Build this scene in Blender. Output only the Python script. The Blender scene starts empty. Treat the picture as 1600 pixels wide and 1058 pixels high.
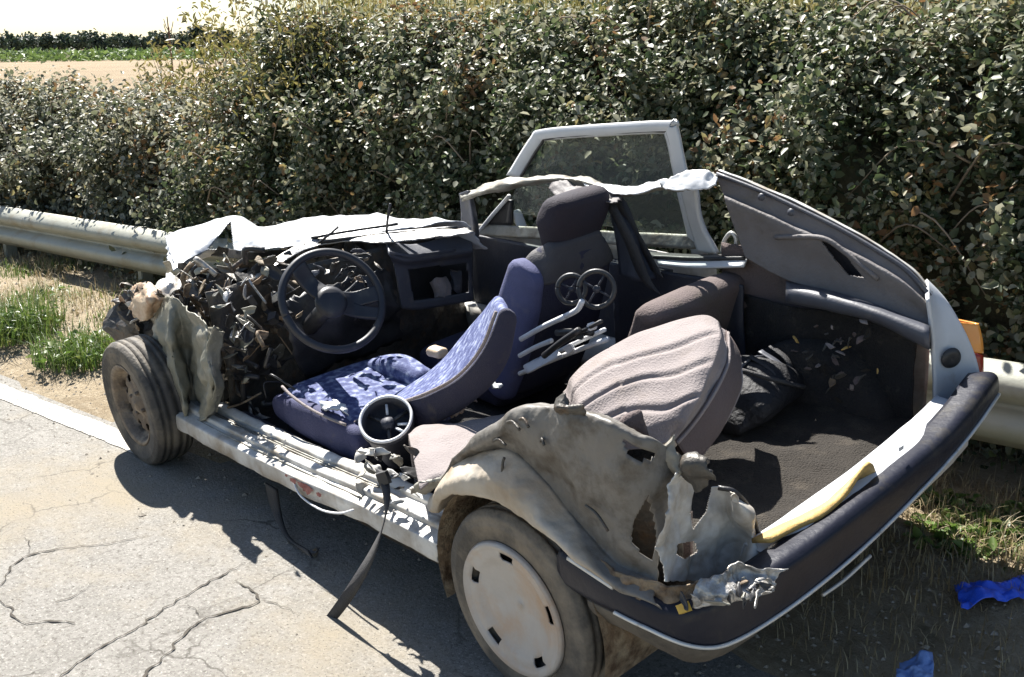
import bpy, bmesh, math, random
import numpy as np
from mathutils import Vector, noise, Matrix
random.seed(7); rng = np.random.default_rng(7)
R = math.radians
sc = bpy.context.scene
col = sc.collection
# ------------------------------------------------------------------ camera
W0, H0, F0 = 1600, 1058, 1640.0
CAM = Vector((-1.90, 2.52, 1.74)); YAW, PIT, ROLL = R(41.6), R(15.5), R(-0.6)
cd = Vector((math.cos(PIT)*math.cos(YAW), -math.cos(PIT)*math.sin(YAW), -math.sin(PIT)))
r0 = cd.cross(Vector((0, 0, 1))).normalized(); u0 = r0.cross(cd)
cr = r0*math.cos(ROLL)+u0*math.sin(ROLL); cu = -r0*math.sin(ROLL)+u0*math.cos(ROLL)
camd = bpy.data.cameras.new('camera'); cam = bpy.data.objects.new('camera', camd); col.objects.link(cam)
m3 = Matrix((cr, cu, -cd)).transposed()
cam.matrix_world = Matrix.Translation(CAM) @ m3.to_4x4()
camd.sensor_width = 36; camd.lens = 36*F0/W0; camd.clip_start = .05; camd.clip_end = 5000
sc.camera = cam
# ------------------------------------------------------------------ light
SUN = Vector((.75, -.25, 1.0)).normalized()
SEL = math.asin(SUN.z); SAZ = math.atan2(SUN.x, SUN.y)
wd = bpy.data.worlds.new('World'); sc.world = wd; wd.use_nodes = True
nt = wd.node_tree; bg = nt.nodes['Background']; sky = nt.nodes.new('ShaderNodeTexSky')
sky.sky_type = 'NISHITA'; sky.sun_disc = False; sky.sun_elevation = SEL; sky.sun_rotation = SAZ
sky.dust_density = .6; sky.air_density = 1.0; sky.altitude = 50
nt.links.new(sky.outputs[0], bg.inputs[0]); bg.inputs[1].default_value = .052
sl = bpy.data.lights.new('sun', 'SUN'); sl.energy = 5.0; sl.angle = R(.55); sl.color = (1, .965, .91)
so = bpy.data.objects.new('sun', sl); col.objects.link(so)
so.rotation_euler = (-SUN).to_track_quat('-Z', 'Y').to_euler(); so.location = SUN*30
sc.view_settings.view_transform = 'Standard'; sc.view_settings.look = 'None'
sc.view_settings.exposure = 1.6; sc.view_settings.gamma = 1; sc.view_settings.use_curve_mapping = False
sc.render.engine = 'CYCLES'
sc.cycles.max_bounces = 5; sc.cycles.diffuse_bounces = 3; sc.cycles.glossy_bounces = 2; sc.cycles.transparent_max_bounces = 12
# ------------------------------------------------------------------ frames
AN = R(9.3); EU = Vector((math.cos(AN), math.sin(AN), 0)); EV = Vector((-math.sin(AN), math.cos(AN), 0))
def W(u, v, z=0): return EU*u+EV*v+Vector((0, 0, z))
CR = Matrix.Rotation(R(.39), 3, 'Y') @ Matrix.Rotation(-R(6.2), 3, 'X')
CT = Vector((0, .72, 0))-CR @ Vector((0, .72, 0))
CRT = CR.transposed(); CAML = CRT @ (CAM-CT)
def ray(px, py): return cd+cr*((px-W0/2)/F0)-cu*((py-H0/2)/F0)
def P(px, py, x=None, y=None, z=None):          # a photo pixel on a plane of the car frame
    d = CRT @ ray(px, py)
    for i, v in enumerate((x, y, z)):
        if v is not None: return CAML+d*((v-CAML[i])/d[i])
def G(px, py, z=0.0):                            # a photo pixel on level ground
    d = ray(px, py); return CAM+d*((z-CAM.z)/d.z)
def pix(w):
    v = Vector(w)-CAM; k = v.dot(cd)
    return W0/2+F0*v.dot(cr)/k, H0/2-F0*v.dot(cu)/k
def lpix(l): return pix(CR @ Vector(l)+CT)
# ------------------------------------------------------------------ materials
MATS = {}
def mat(name, c, rough=.6, metal=0, c2=None, var=6.0, amt=.5, dirt=None, dsc=3.0, damt=.5, bump=0, bsc=60, spec=.5, detail=6):
    m = bpy.data.materials.new(name); m.use_nodes = True; n = m.node_tree.nodes; l = m.node_tree.links
    b = n['Principled BSDF']; b.inputs['Roughness'].default_value = rough; b.inputs['Metallic'].default_value = metal
    b.inputs['Specular IOR Level'].default_value = spec
    tc = n.new('ShaderNodeTexCoord'); out = None
    def nz(sc_, lo, hi, d=6, off=0):
        t = n.new('ShaderNodeTexNoise'); t.inputs['Scale'].default_value = sc_; t.inputs['Detail'].default_value = d; t.inputs['Roughness'].default_value = .65
        mp = n.new('ShaderNodeMapping'); mp.inputs['Location'].default_value = (off, off*1.7, -off); l.new(tc.outputs['Object'], mp.inputs[0]); l.new(mp.outputs[0], t.inputs[0])
        r_ = n.new('ShaderNodeMapRange'); r_.inputs[1].default_value = lo; r_.inputs[2].default_value = hi; l.new(t.outputs[0], r_.inputs[0]); return r_.outputs[0]
    def mix(a, b_, fac):
        x = n.new('ShaderNodeMix'); x.data_type = 'RGBA'; l.new(fac, x.inputs[0])
        for v, k in ((a, 6), (b_, 7)):
            if isinstance(v, tuple): x.inputs[k].default_value = (*v, 1)
            else: l.new(v, x.inputs[k])
        return x.outputs[2]
    out = c
    if c2: out = mix(c, c2, nz(var, .5-amt*.4, .5+amt*.4, detail))
    if dirt: out = mix(out, dirt, nz(dsc, .72-damt*.5, .78-damt*.2, 8, 5.3))
    if isinstance(out, tuple): b.inputs['Base Color'].default_value = (*out, 1)
    else: l.new(out, b.inputs['Base Color'])
    if bump:
        t = n.new('ShaderNodeTexNoise'); t.inputs['Scale'].default_value = bsc; t.inputs['Detail'].default_value = 5; l.new(tc.outputs['Object'], t.inputs[0])
        bp = n.new('ShaderNodeBump'); bp.inputs['Strength'].default_value = bump; bp.inputs['Distance'].default_value = .02; l.new(t.outputs[0], bp.inputs['Height']); l.new(bp.outputs[0], b.inputs['Normal'])
    MATS[name] = m; return m
white = mat('white_paint', (.60, .59, .56), .42, c2=(.47, .46, .43), var=5, dirt=(.27, .225, .17), dsc=6, damt=.55, bump=.12, bsc=9)
whitec = mat('white_paint_clean', (.56, .57, .58), .38, c2=(.46, .47, .48), var=5, dirt=(.42, .38, .32), dsc=7, damt=.2, bump=.1, bsc=9)
panel = mat('dusty_shaded_panel', (.175, .163, .145), .5, c2=(.125, .115, .10), var=4, amt=.8, dirt=(.055, .042, .028), dsc=11, damt=.5, bump=.35, bsc=22)  # dusty, scraped grey that also carries the shade on the upper skin
flarem = mat('dusty_cream_panel', (.58, .52, .43), .5, c2=(.44, .37, .28), var=5, amt=.7, dirt=(.3, .2, .11), dsc=6, damt=.3, bump=.15, bsc=14)
rusty = mat('rusty_edge', (.20, .13, .075), .75, c2=(.30, .25, .17), var=14, dirt=(.07, .04, .02), dsc=20, damt=.6, bump=.6, bsc=40)
greymet = mat('grey_primer_metal', (.30, .29, .25), .5, .2, c2=(.19, .18, .15), var=8, dirt=(.13, .10, .07), dsc=10, damt=.5, bump=.3, bsc=25)
olive = mat('dusty_inner_wing', (.24, .23, .18), .5, .1, c2=(.15, .145, .11), var=9, amt=.8, dirt=(.34, .31, .25), dsc=9, damt=.4, bump=.35, bsc=22)
darkmet = mat('dark_metal', (.045, .043, .04), .5, .3, c2=(.10, .09, .075), var=18, dirt=(.12, .08, .05), dsc=20, damt=.4, bump=.4, bsc=40)
blackp = mat('black_plastic', (.016, .016, .018), .45, c2=(.035, .034, .034), var=12, bump=.1, bsc=80)
navyp = mat('navy_bumper_plastic', (.010, .011, .019), .40, c2=(.018, .019, .028), var=8, dirt=(.05, .045, .036), dsc=8, damt=.3, bump=.08, bsc=60, spec=.25)
greyp = mat('grey_plastic', (.068, .072, .088), .5, c2=(.048, .050, .062), var=7, dirt=(.12, .11, .095), dsc=9, damt=.35, bump=.08, bsc=120)
trimm = mat('grey_mauve_trim', (.155, .142, .14), .7, c2=(.115, .103, .10), var=5, dirt=(.11, .095, .08), dsc=6, damt=.4, bump=.2, bsc=90)
darktrim = mat('dark_blue_trim', (.020, .022, .034), .6, c2=(.032, .034, .045), var=6, dirt=(.06, .055, .048), dsc=8, damt=.3, bump=.15, bsc=90)
navy = mat('navy_fabric', (.030, .033, .085), .85, c2=(.045, .048, .11), var=9, dirt=(.09, .085, .10), dsc=7, damt=.25, bump=.3, bsc=220)
navyd = mat('dark_navy_fabric', (.018, .019, .045), .9, c2=(.03, .03, .05), var=9, dirt=(.07, .06, .06), dsc=7, damt=.3, bump=.3, bsc=220)
navyl = mat('sunlit_blue_fabric', (.085, .092, .19), .85, c2=(.06, .066, .14), var=9, dirt=(.14, .135, .17), dsc=7, damt=.25, bump=.3, bsc=220)  # lighter blue: sunlight on the passenger seat's side put into the cloth colour
maroon = mat('headrest_fabric', (.013, .011, .020), .85, c2=(.022, .015, .022), var=9, bump=.25, bsc=180)
velour = mat('grey_mauve_velour', (.27, .235, .225), .9, c2=(.20, .17, .163), var=5, amt=.7, dirt=(.20, .165, .145), dsc=6, damt=.4, bump=.35, bsc=150)
velourd = mat('brown_mauve_velour', (.125, .095, .09), .9, c2=(.085, .064, .06), var=5, amt=.7, dirt=(.10, .08, .065), dsc=6, damt=.4, bump=.35, bsc=150)
carpet = mat('brown_carpet', (.032, .0255, .0185), .95, c2=(.017, .0135, .0095), var=12, amt=.9, dirt=(.062, .050, .036), dsc=10, damt=.4, bump=.9, bsc=160)
fcarpet = mat('dark_floor_carpet', (.014, .013, .014), .95, c2=(.024, .022, .020), var=14, dirt=(.06, .052, .042), dsc=12, damt=.3, bump=.8, bsc=120)
rubber = mat('tyre_rubber', (.035, .034, .032), .75, c2=(.055, .05, .045), var=10, dirt=(.17, .145, .11), dsc=6, damt=.55, bump=.3, bsc=60)
rubberd = mat('dusty_tyre_rubber', (.06, .055, .048), .8, c2=(.10, .088, .072), var=8, dirt=(.22, .185, .14), dsc=6, damt=.6, bump=.3, bsc=60)
hubm = mat('dusty_hubcap', (.46, .43, .39), .5, c2=(.37, .335, .30), var=6, dirt=(.42, .29, .19), dsc=5, damt=.55, bump=.1, bsc=30)
steel = mat('dirty_steel_rim', (.17, .14, .11), .6, .4, c2=(.09, .07, .055), var=12, dirt=(.30, .24, .17), dsc=14, damt=.5, bump=.3, bsc=50)
chrome = mat('pale_trim_strip', (.62, .62, .60), .35, .3, c2=(.5, .5, .48), var=20, dirt=(.3, .27, .22), dsc=16, damt=.3)
alu = mat('bent_aluminium', (.52, .51, .49), .42, .5, c2=(.34, .33, .31), var=16, dirt=(.17, .14, .10), dsc=16, damt=.5, bump=.5, bsc=40)
amber = mat('amber_lens', (.75, .26, .035), .2, c2=(.7, .32, .08), var=9)
redl = mat('red_lens', (.36, .022, .012), .22, c2=(.28, .03, .015), var=9, dirt=(.35, .22, .15), dsc=9, damt=.25)
ylw = mat('ochre_rubber_seal', (.50, .33, .10), .65, c2=(.36, .23, .07), var=12, dirt=(.25, .17, .08), dsc=12, damt=.4, bump=.3, bsc=40)
yplast = mat('yellow_plastic', (.52, .36, .05), .5, c2=(.35, .23, .04), var=20)
orangep = mat('orange_plastic', (.45, .13, .03), .5, c2=(.3, .09, .03), var=20)
cream = mat('cream_lamp_shell', (.52, .42, .30), .45, c2=(.40, .28, .18), var=9, dirt=(.3, .16, .09), dsc=12, damt=.5, bump=.3, bsc=30)
tubew = mat('pale_tube_paint', (.70, .71, .72), .35, c2=(.60, .60, .61), var=12, dirt=(.3, .29, .27), dsc=14, damt=.3)
beltm = mat('black_webbing', (.022, .022, .026), .7, c2=(.045, .042, .04), var=14, bump=.4, bsc=240)
bagm = mat('black_bag_cloth', (.004, .004, .006), .7, c2=(.007, .007, .009), var=10, bump=.5, bsc=60)
bluec = mat('blue_plastic_film', (.025, .085, .62), .3, c2=(.04, .13, .75), var=12, bump=.3, bsc=40)
blues = mat('faded_blue_film', (.12, .22, .5), .35, c2=(.2, .3, .55), var=12, bump=.3, bsc=40)
stainm = mat('dried_red_stain', (.10, .012, .009), .6, c2=(.20, .075, .055), var=60, amt=.4)
galv = mat('galvanised_rail', (.33, .33, .28), .55, .2, c2=(.26, .26, .21), var=3, dirt=(.22, .19, .13), dsc=4, damt=.4, bump=.1, bsc=30)
crackm = mat('road_crack_dirt', (.035, .030, .024), .95, c2=(.07, .06, .045), var=30)
leaf_t = []
def leafmat(name, cols, rough=.35, trans=.25, spec=.6):
    m = bpy.data.materials.new(name); m.use_nodes = True; n = m.node_tree.nodes; l = m.node_tree.links
    b = n['Principled BSDF']; b.inputs['Roughness'].default_value = rough; b.inputs['Specular IOR Level'].default_value = spec
    g = n.new('ShaderNodeNewGeometry'); r_ = n.new('ShaderNodeValToRGB'); e = r_.color_ramp.elements
    r_.color_ramp.interpolation = 'LINEAR'
    while len(e) > 1: e.remove(e[0])
    e[0].position = cols[0][0]; e[0].color = (*cols[0][1], 1)
    for p_, c_ in cols[1:]: k = e.new(p_); k.color = (*c_, 1)
    tc = n.new('ShaderNodeTexCoord'); tn = n.new('ShaderNodeTexNoise'); tn.inputs['Scale'].default_value = 1.7; tn.inputs['Detail'].default_value = 3; l.new(tc.outputs['Object'], tn.inputs[0])
    ma = n.new('ShaderNodeMath'); ma.operation = 'MULTIPLY_ADD'; ma.inputs[1].default_value = 1.3; ma.inputs[2].default_value = -.65; l.new(tn.outputs[0], ma.inputs[0])
    mb = n.new('ShaderNodeMath'); mb.operation = 'ADD'; mb.use_clamp = True; l.new(ma.outputs[0], mb.inputs[0]); l.new(g.outputs['Random Per Island'], mb.inputs[1]); l.new(mb.outputs[0], r_.inputs[0]); l.new(r_.outputs[0], b.inputs['Base Color'])
    t = n.new('ShaderNodeBsdfTranslucent'); l.new(r_.outputs[0], t.inputs[0])
    x = n.new('ShaderNodeMixShader'); x.inputs[0].default_value = trans; l.new(b.outputs[0], x.inputs[1]); l.new(t.outputs[0], x.inputs[2])
    l.new(x.outputs[0], n['Material Output'].inputs[0]); return m
bramble = leafmat('bramble_leaf', [(0, (.070, .085, .045)), (.3, (.125, .135, .078)), (.55, (.22, .22, .15)), (.78, (.36, .355, .28)), (.92, (.27, .23, .09)), (1, (.22, .13, .06))], .48, .38, .4)
brambleb = leafmat('bramble_leaf_right', [(0, (.046, .070, .028)), (.33, (.10, .122, .056)), (.58, (.19, .195, .115)), (.80, (.34, .335, .25)), (.93, (.25, .21, .08)), (1, (.21, .12, .055))], .48, .38, .4)
brambley = leafmat('yellow_green_leaf', [(0, (.10, .105, .028)), (.4, (.19, .17, .05)), (.8, (.27, .23, .08)), (1, (.33, .27, .13))], .5, .35)
grassg = leafmat('green_grass_blade', [(0, (.055, .10, .018)), (.5, (.10, .17, .03)), (1, (.20, .23, .06))], .45, .35)
grassd = leafmat('dry_grass_blade', [(0, (.22, .165, .085)), (.5, (.36, .29, .16)), (.85, (.48, .40, .25)), (1, (.12, .11, .04))], .6, .3)
reedm = leafmat('pale_reed_blade', [(0, (.20, .19, .06)), (.5, (.30, .27, .10)), (1, (.42, .36, .18))], .55, .4)
farl = leafmat('far_tree_leaf', [(0, (.028, .045, .030)), (1, (.06, .085, .05))], .6, .2)
cornl = leafmat('crop_leaf', [(0, (.075, .13, .03)), (1, (.16, .23, .07))], .6, .3)
woodm = mat('cane_bark', (.10, .075, .05), .8, c2=(.16, .125, .085), var=20)
canem = mat('pale_dead_cane', (.27, .22, .16), .8, c2=(.2, .15, .1), var=20)
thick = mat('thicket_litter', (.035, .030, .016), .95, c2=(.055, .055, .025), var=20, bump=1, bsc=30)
# ground materials
def groundmat(name, cols, scales, bump, bsc, bdist=.02, rough=.9):
    m = bpy.data.materials.new(name); m.use_nodes = True; n = m.node_tree.nodes; l = m.node_tree.links
    b = n['Principled BSDF']; b.inputs['Roughness'].default_value = rough; b.inputs['Specular IOR Level'].default_value = .3
    tc = n.new('ShaderNodeTexCoord'); prev = None
    for i, (c, s, lo, hi) in enumerate(zip(cols, scales, [0]+[c_[2] for c_ in cols[1:]], [0]+[c_[3] for c_ in cols[1:]])):
        if i == 0: prev = c; continue
        t = n.new('ShaderNodeTexNoise'); t.inputs['Scale'].default_value = s; t.inputs['Detail'].default_value = 8; t.inputs['Roughness'].default_value = .7
        mp = n.new('ShaderNodeMapping'); mp.inputs['Location'].default_value = (i*3.1, i*1.7, 0); l.new(tc.outputs['Object'], mp.inputs[0]); l.new(mp.outputs[0], t.inputs[0])
        r_ = n.new('ShaderNodeMapRange'); r_.inputs[1].default_value = lo; r_.inputs[2].default_value = hi; l.new(t.outputs[0], r_.inputs[0])
        x = n.new('ShaderNodeMix'); x.data_type = 'RGBA'; l.new(r_.outputs[0], x.inputs[0])
        if isinstance(prev, tuple): x.inputs[6].default_value = (*prev[0], 1) if isinstance(prev[0], tuple) else (*prev, 1)
        else: l.new(prev, x.inputs[6])
        x.inputs[7].default_value = (*c[1], 1); prev = x.outputs[2]
    l.new(prev, b.inputs['Base Color'])
    t = n.new('ShaderNodeTexNoise'); t.inputs['Scale'].default_value = bsc; t.inputs['Detail'].default_value = 9; t.inputs['Roughness'].default_value = .75; l.new(tc.outputs['Object'], t.inputs[0])
    bp = n.new('ShaderNodeBump'); bp.inputs['Strength'].default_value = bump; bp.inputs['Distance'].default_value = bdist; l.new(t.outputs[0], bp.inputs['Height']); l.new(bp.outputs[0], b.inputs['Normal'])
    return m
asph = groundmat('worn_asphalt', [(.235, .222, .198), (0, (.285, .27, .243), .42, .62), (0, (.14, .128, .11), .50, .66), (0, (.42, .40, .36), .54, .64), (0, (.29, .25, .185), .50, .70), (0, (.07, .062, .052), .57, .64)], [0, 7, 45, 85, .8, 120], .8, 95, .014)
def crackweb(m):
    n = m.node_tree.nodes; l = m.node_tree.links; b = n['Principled BSDF']; src = b.inputs['Base Color'].links[0].from_socket
    tc = n.new('ShaderNodeTexCoord'); nz = n.new('ShaderNodeTexNoise'); nz.inputs['Scale'].default_value = 5; nz.inputs['Detail'].default_value = 8; l.new(tc.outputs['Object'], nz.inputs[0])
    ad = n.new('ShaderNodeMix'); ad.data_type = 'RGBA'; ad.inputs[0].default_value = .22; l.new(tc.outputs['Object'], ad.inputs[6]); l.new(nz.outputs[1], ad.inputs[7])
    vo = n.new('ShaderNodeTexVoronoi'); vo.feature = 'DISTANCE_TO_EDGE'; vo.inputs['Scale'].default_value = 2.3; l.new(ad.outputs[2], vo.inputs[0])
    r1 = n.new('ShaderNodeMapRange'); r1.inputs[1].default_value = .002; r1.inputs[2].default_value = .014; r1.inputs[3].default_value = 1; r1.inputs[4].default_value = 0; l.new(vo.outputs[0], r1.inputs[0])
    n2 = n.new('ShaderNodeTexNoise'); n2.inputs['Scale'].default_value = 1.6; n2.inputs['Detail'].default_value = 5; l.new(tc.outputs['Object'], n2.inputs[0])
    r2 = n.new('ShaderNodeMapRange'); r2.inputs[1].default_value = .47; r2.inputs[2].default_value = .60; r2.inputs[4].default_value = .75; l.new(n2.outputs[0], r2.inputs[0])
    mu = n.new('ShaderNodeMath'); mu.operation = 'MULTIPLY'; l.new(r1.outputs[0], mu.inputs[0]); l.new(r2.outputs[0], mu.inputs[1])
    mx = n.new('ShaderNodeMix'); mx.data_type = 'RGBA'; l.new(mu.outputs[0], mx.inputs[0]); l.new(src, mx.inputs[6]); mx.inputs[7].default_value = (.06, .052, .042, 1); l.new(mx.outputs[2], b.inputs['Base Color'])
crackweb(asph)
dirtm = groundmat('sandy_verge', [(.33, .265, .175), (0, (.24, .185, .115), .4, .6), (0, (.42, .35, .25), .5, .7), (0, (.13, .105, .06), .56, .70)], [0, 3, 30, 7], .8, 60, .03)
fieldm = groundmat('bare_brown_field', [(.19, .135, .075), (0, (.23, .17, .095), .4, .6), (0, (.15, .11, .055), .5, .7)], [0, .05, .6], .8, 3, .2)
groundm = groundmat('dry_ground', [(.24, .19, .11), (0, (.16, .14, .07), .4, .6), (0, (.30, .24, .14), .5, .7)], [0, .3, 2], .6, 8, .05)
def linemat():
    m = groundmat('worn_white_paint', [(.58, .565, .52), (0, (.42, .39, .34), .4, .6), (0, (.24, .215, .18), .53, .62)], [0, 9, 26], .4, 130, .01); return m
linem = linemat()
# glass
glass = bpy.data.materials.new('dusty_glass'); glass.use_nodes = True
_n = glass.node_tree.nodes; _l = glass.node_tree.links; _b = _n['Principled BSDF']
_b.inputs['Base Color'].default_value = (.45, .46, .44, 1); _b.inputs['Roughness'].default_value = .08
_t = _n.new('ShaderNodeBsdfTransparent'); _t.inputs[0].default_value = (.86, .9, .87, 1); _x = _n.new('ShaderNodeMixShader'); _x.inputs[0].default_value = .10
_l.new(_t.outputs[0], _x.inputs[1]); _l.new(_b.outputs[0], _x.inputs[2]); _l.new(_x.outputs[0], _n['Material Output'].inputs[0])
# blue speckled seat cloth
seatm = bpy.data.materials.new('blue_speckled_cloth'); seatm.use_nodes = True
def _seat():
    n = seatm.node_tree.nodes; l = seatm.node_tree.links; b = n['Principled BSDF']; b.inputs['Roughness'].default_value = .85
    tc = n.new('ShaderNodeTexCoord'); t = n.new('ShaderNodeTexNoise'); t.inputs['Scale'].default_value = 38; t.inputs['Detail'].default_value = 4; l.new(tc.outputs['Object'], t.inputs[0])
    r_ = n.new('ShaderNodeValToRGB'); e = r_.color_ramp.elements; e[0].position = .40; e[0].color = (.03, .042, .13, 1); e[1].position = .66; e[1].color = (.25, .28, .38, 1); k = e.new(.53); k.color = (.085, .105, .22, 1)
    l.new(t.outputs[0], r_.inputs[0]); l.new(r_.outputs[0], b.inputs['Base Color'])
    t2 = n.new('ShaderNodeTexNoise'); t2.inputs['Scale'].default_value = 200; l.new(tc.outputs['Object'], t2.inputs[0]); bp = n.new('ShaderNodeBump'); bp.inputs['Strength'].default_value = .3; bp.inputs['Distance'].default_value = .01
    l.new(t2.outputs[0], bp.inputs['Height']); l.new(bp.outputs[0], b.inputs['Normal'])
_seat()
# ------------------------------------------------------------------ mesh helpers
def tag(o, label=None, cat=None, group=None, kind=None):
    for k, v in (('label', label), ('category', cat), ('group', group), ('kind', kind)):
        if v: o[k] = v
    return o
def obj(name, me, m=None, parent=None, smooth=False):
    o = bpy.data.objects.new(name, me); col.objects.link(o)
    if m: me.materials.append(m)
    if parent: o.parent = parent
    if smooth: me.polygons.foreach_set('use_smooth', [True]*len(me.polygons))
    return o
def mk(name, vs, fs, m=None, parent=None, smooth=False):
    me = bpy.data.meshes.new(name); me.from_pydata([tuple(v) for v in vs], [], fs); me.update()
    return obj(name, me, m, parent, smooth)
def empty(name, loc=(0, 0, 0)):
    o = bpy.data.objects.new(name, None); col.objects.link(o); o.location = loc; o.empty_display_size = .2; return o
def cr1(a, n):                    # Catmull-Rom along axis 0
    a = np.asarray(a, float); k = len(a)
    if k == 1: return np.repeat(a, n, 0)
    p = np.concatenate([[2*a[0]-a[1]], a, [2*a[-1]-a[-2]]]); out = []
    for t in np.linspace(0, k-1-1e-9, n):
        i = int(t); f = t-i; p0, p1, p2, p3 = p[i:i+4]
        out.append(.5*(2*p1+(p2-p0)*f+(2*p0-5*p1+4*p2-p3)*f*f+(3*p1-p0-3*p2+p3)*f**3))
    return np.array(out)
def catgrid(ctrl, nu, nv):
    a = np.array([[list(q) for q in row] for row in ctrl], float)
    a = cr1(a, nu); return np.swapaxes(cr1(np.swapaxes(a, 0, 1), nv), 0, 1)
def inpoly(x, y, poly):
    c = False; j = len(poly)-1
    for i in range(len(poly)):
        xi, yi = poly[i]; xj, yj = poly[j]
        if (yi > y) != (yj > y) and x < (xj-xi)*(y-yi)/(yj-yi)+xi: c = not c
        j = i
    return c
SEED = [0]
def sheet(name, ctrl, m, parent=None, nu=24, nv=24, crum=(.006, 9), thick=.004, holes=(), tear=0, smooth=True, bev=0, fold=0):
    g = catgrid(ctrl, nu, nv); SEED[0] += 13.7; sd = Vector((SEED[0], -SEED[0]*.7, 3.1))
    du = np.gradient(g, axis=0); dv = np.gradient(g, axis=1); N = np.cross(du, dv); N /= (np.linalg.norm(N, axis=2, keepdims=True)+1e-9)
    for i in range(nu):
        for j in range(nv):
            q = Vector(g[i, j]); a = noise.noise(q*crum[1]+sd)+.5*noise.noise(q*crum[1]*2.3+sd)+.25*noise.noise(q*crum[1]*5.1+sd)
            if fold: a += fold*(abs(noise.noise(q*crum[1]*.6-sd))-.25)*2
            g[i, j] += N[i, j]*a*crum[0]
            if tear and (i in (0, nu-1) or j in (0, nv-1)):
                w = noise.noise(q*45+sd)+.6*noise.noise(q*110+sd)
                dd = (du[i, j] if i in (0, nu-1) else dv[i, j]); g[i, j] += dd*w*tear
    vs = g.reshape(-1, 3); fs = []
    for i in range(nu-1):
        for j in range(nv-1):
            f = (i*nv+j, (i+1)*nv+j, (i+1)*nv+j+1, i*nv+j+1)
            if holes:
                c_ = lpix(sum((Vector(vs[k]) for k in f), Vector())/4)
                if any(inpoly(*c_, h) for h in holes): continue
            fs.append(f)
    o = mk(name, vs, fs, m, parent, smooth)
    if thick:
        s = o.modifiers.new('thickness', 'SOLIDIFY'); s.thickness = thick; s.offset = 0
    return o
def tube(name, path, r, m, parent=None, n=8, k=None, closed=False):
    pts = cr1([list(p) for p in path], k or len(path)*4) if len(path) > 2 else np.array([list(p) for p in path], float)
    vs = []; fs = []; L = len(pts); up = None
    for i in range(L):
        t = Vector(pts[min(i+1, L-1)]-pts[max(i-1, 0)]).normalized()
        if up is None: up = t.orthogonal().normalized()
        up = (up-t*up.dot(t)).normalized(); s = t.cross(up)
        rr = r(i/(L-1)) if callable(r) else r
        for j in range(n):
            a = 2*math.pi*j/n; vs.append(Vector(pts[i])+up*math.cos(a)*rr+s*math.sin(a)*rr)
    for i in range(L-1):
        for j in range(n): fs.append((i*n+j, i*n+(j+1) % n, (i+1)*n+(j+1) % n, (i+1)*n+j))
    fs.append(tuple(range(n))[::-1]); fs.append(tuple((L-1)*n+j for j in range(n)))
    return mk(name, vs, fs, m, parent, True)
def ribbon(name, path, wv, m, parent=None, k=40, thick=.002, crum=(.0, 9)):
    a = cr1([list(p) for p in path], k); w = cr1([list(p) for p in wv], k); vs = []
    for i in range(k): vs += [a[i]-w[i], a[i], a[i]+w[i]]
    fs = []
    for i in range(k-1):
        for j in range(2): b = i*3+j; fs.append((b, b+1, b+4, b+3))
    o = mk(name, vs, fs, m, parent, True); s = o.modifiers.new('thickness', 'SOLIDIFY'); s.thickness = thick; s.offset = 0; return o
def loft(name, secs, m, parent=None, n=28, k=None, ex=.45, crum=(.004, 8), caps=.5):
    # secs: (centre, half-width vector, half-thickness vector)
    c = np.array([list(s[0]) for s in secs], float); A = np.array([list(s[1]) for s in secs], float); B = np.array([list(s[2]) for s in secs], float)
    k = k or len(secs)*6; c, A, B = cr1(c, k), cr1(A, k), cr1(B, k)
    th = np.linalg.norm(B, axis=1).mean(); rings = []
    d0 = c[0]-c[1]; d0 /= np.linalg.norm(d0); d1 = c[-1]-c[-2]; d1 /= np.linalg.norm(d1)
    for f, e in ((.25, 1), (.6, .85), (.85, .5)): rings.append((c[0]+d0*th*caps*e, A[0]*(1-(1-f)*.35), B[0]*f))
    for i in range(k): rings.append((c[i], A[i], B[i]))
    for f, e in ((.85, .5), (.6, .85), (.25, 1)): rings.append((c[-1]+d1*th*caps*e, A[-1]*(1-(1-f)*.35), B[-1]*f))
    vs = []; fs = []; SEED[0] += 7.3
    for (cc, a, b) in rings:
        for j in range(n):
            t = 2*math.pi*j/n; x = math.copysign(abs(math.cos(t))**ex, math.cos(t)); y = math.copysign(abs(math.sin(t))**ex, math.sin(t))
            q = Vector(cc+a*x+b*y); dsp = noise.noise(q*crum[1]+Vector((SEED[0], 0, 0)))*crum[0]; q += (q-Vector(cc)).normalized()*dsp; vs.append(q)
    Rn = len(rings)
    for i in range(Rn-1):
        for j in range(n): fs.append((i*n+j, i*n+(j+1) % n, (i+1)*n+(j+1) % n, (i+1)*n+j))
    fs.append(tuple(range(n))[::-1]); fs.append(tuple((Rn-1)*n+j for j in range(n)))
    return mk(name, vs, fs, m, parent, True)
def box(name, c, s, m, parent=None, rot=(0, 0, 0), bev=.006, jit=0, cuts=0):
    bm = bmesh.new(); bmesh.ops.create_cube(bm, size=1)
    bmesh.ops.scale(bm, vec=s, verts=bm.verts)
    if cuts: bmesh.ops.subdivide_edges(bm, edges=bm.edges, cuts=cuts, use_grid_fill=True)
    elif bev: bmesh.ops.bevel(bm, geom=bm.edges, offset=min(bev, min(s)*.3), segments=2, affect='EDGES')
    if jit:
        SEED[0] += 5
        for v in bm.verts: v.co += Vector(noise.noise_vector(v.co*14+Vector((SEED[0], 0, 0))))*jit
    mt = Matrix.Translation(c) @ (Matrix.Rotation(rot[2], 4, 'Z') @ Matrix.Rotation(rot[1], 4, 'Y') @ Matrix.Rotation(rot[0], 4, 'X'))
    bm.transform(mt); me = bpy.data.meshes.new(name); bm.to_mesh(me); bm.free()
    return obj(name, me, m, parent)
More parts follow.
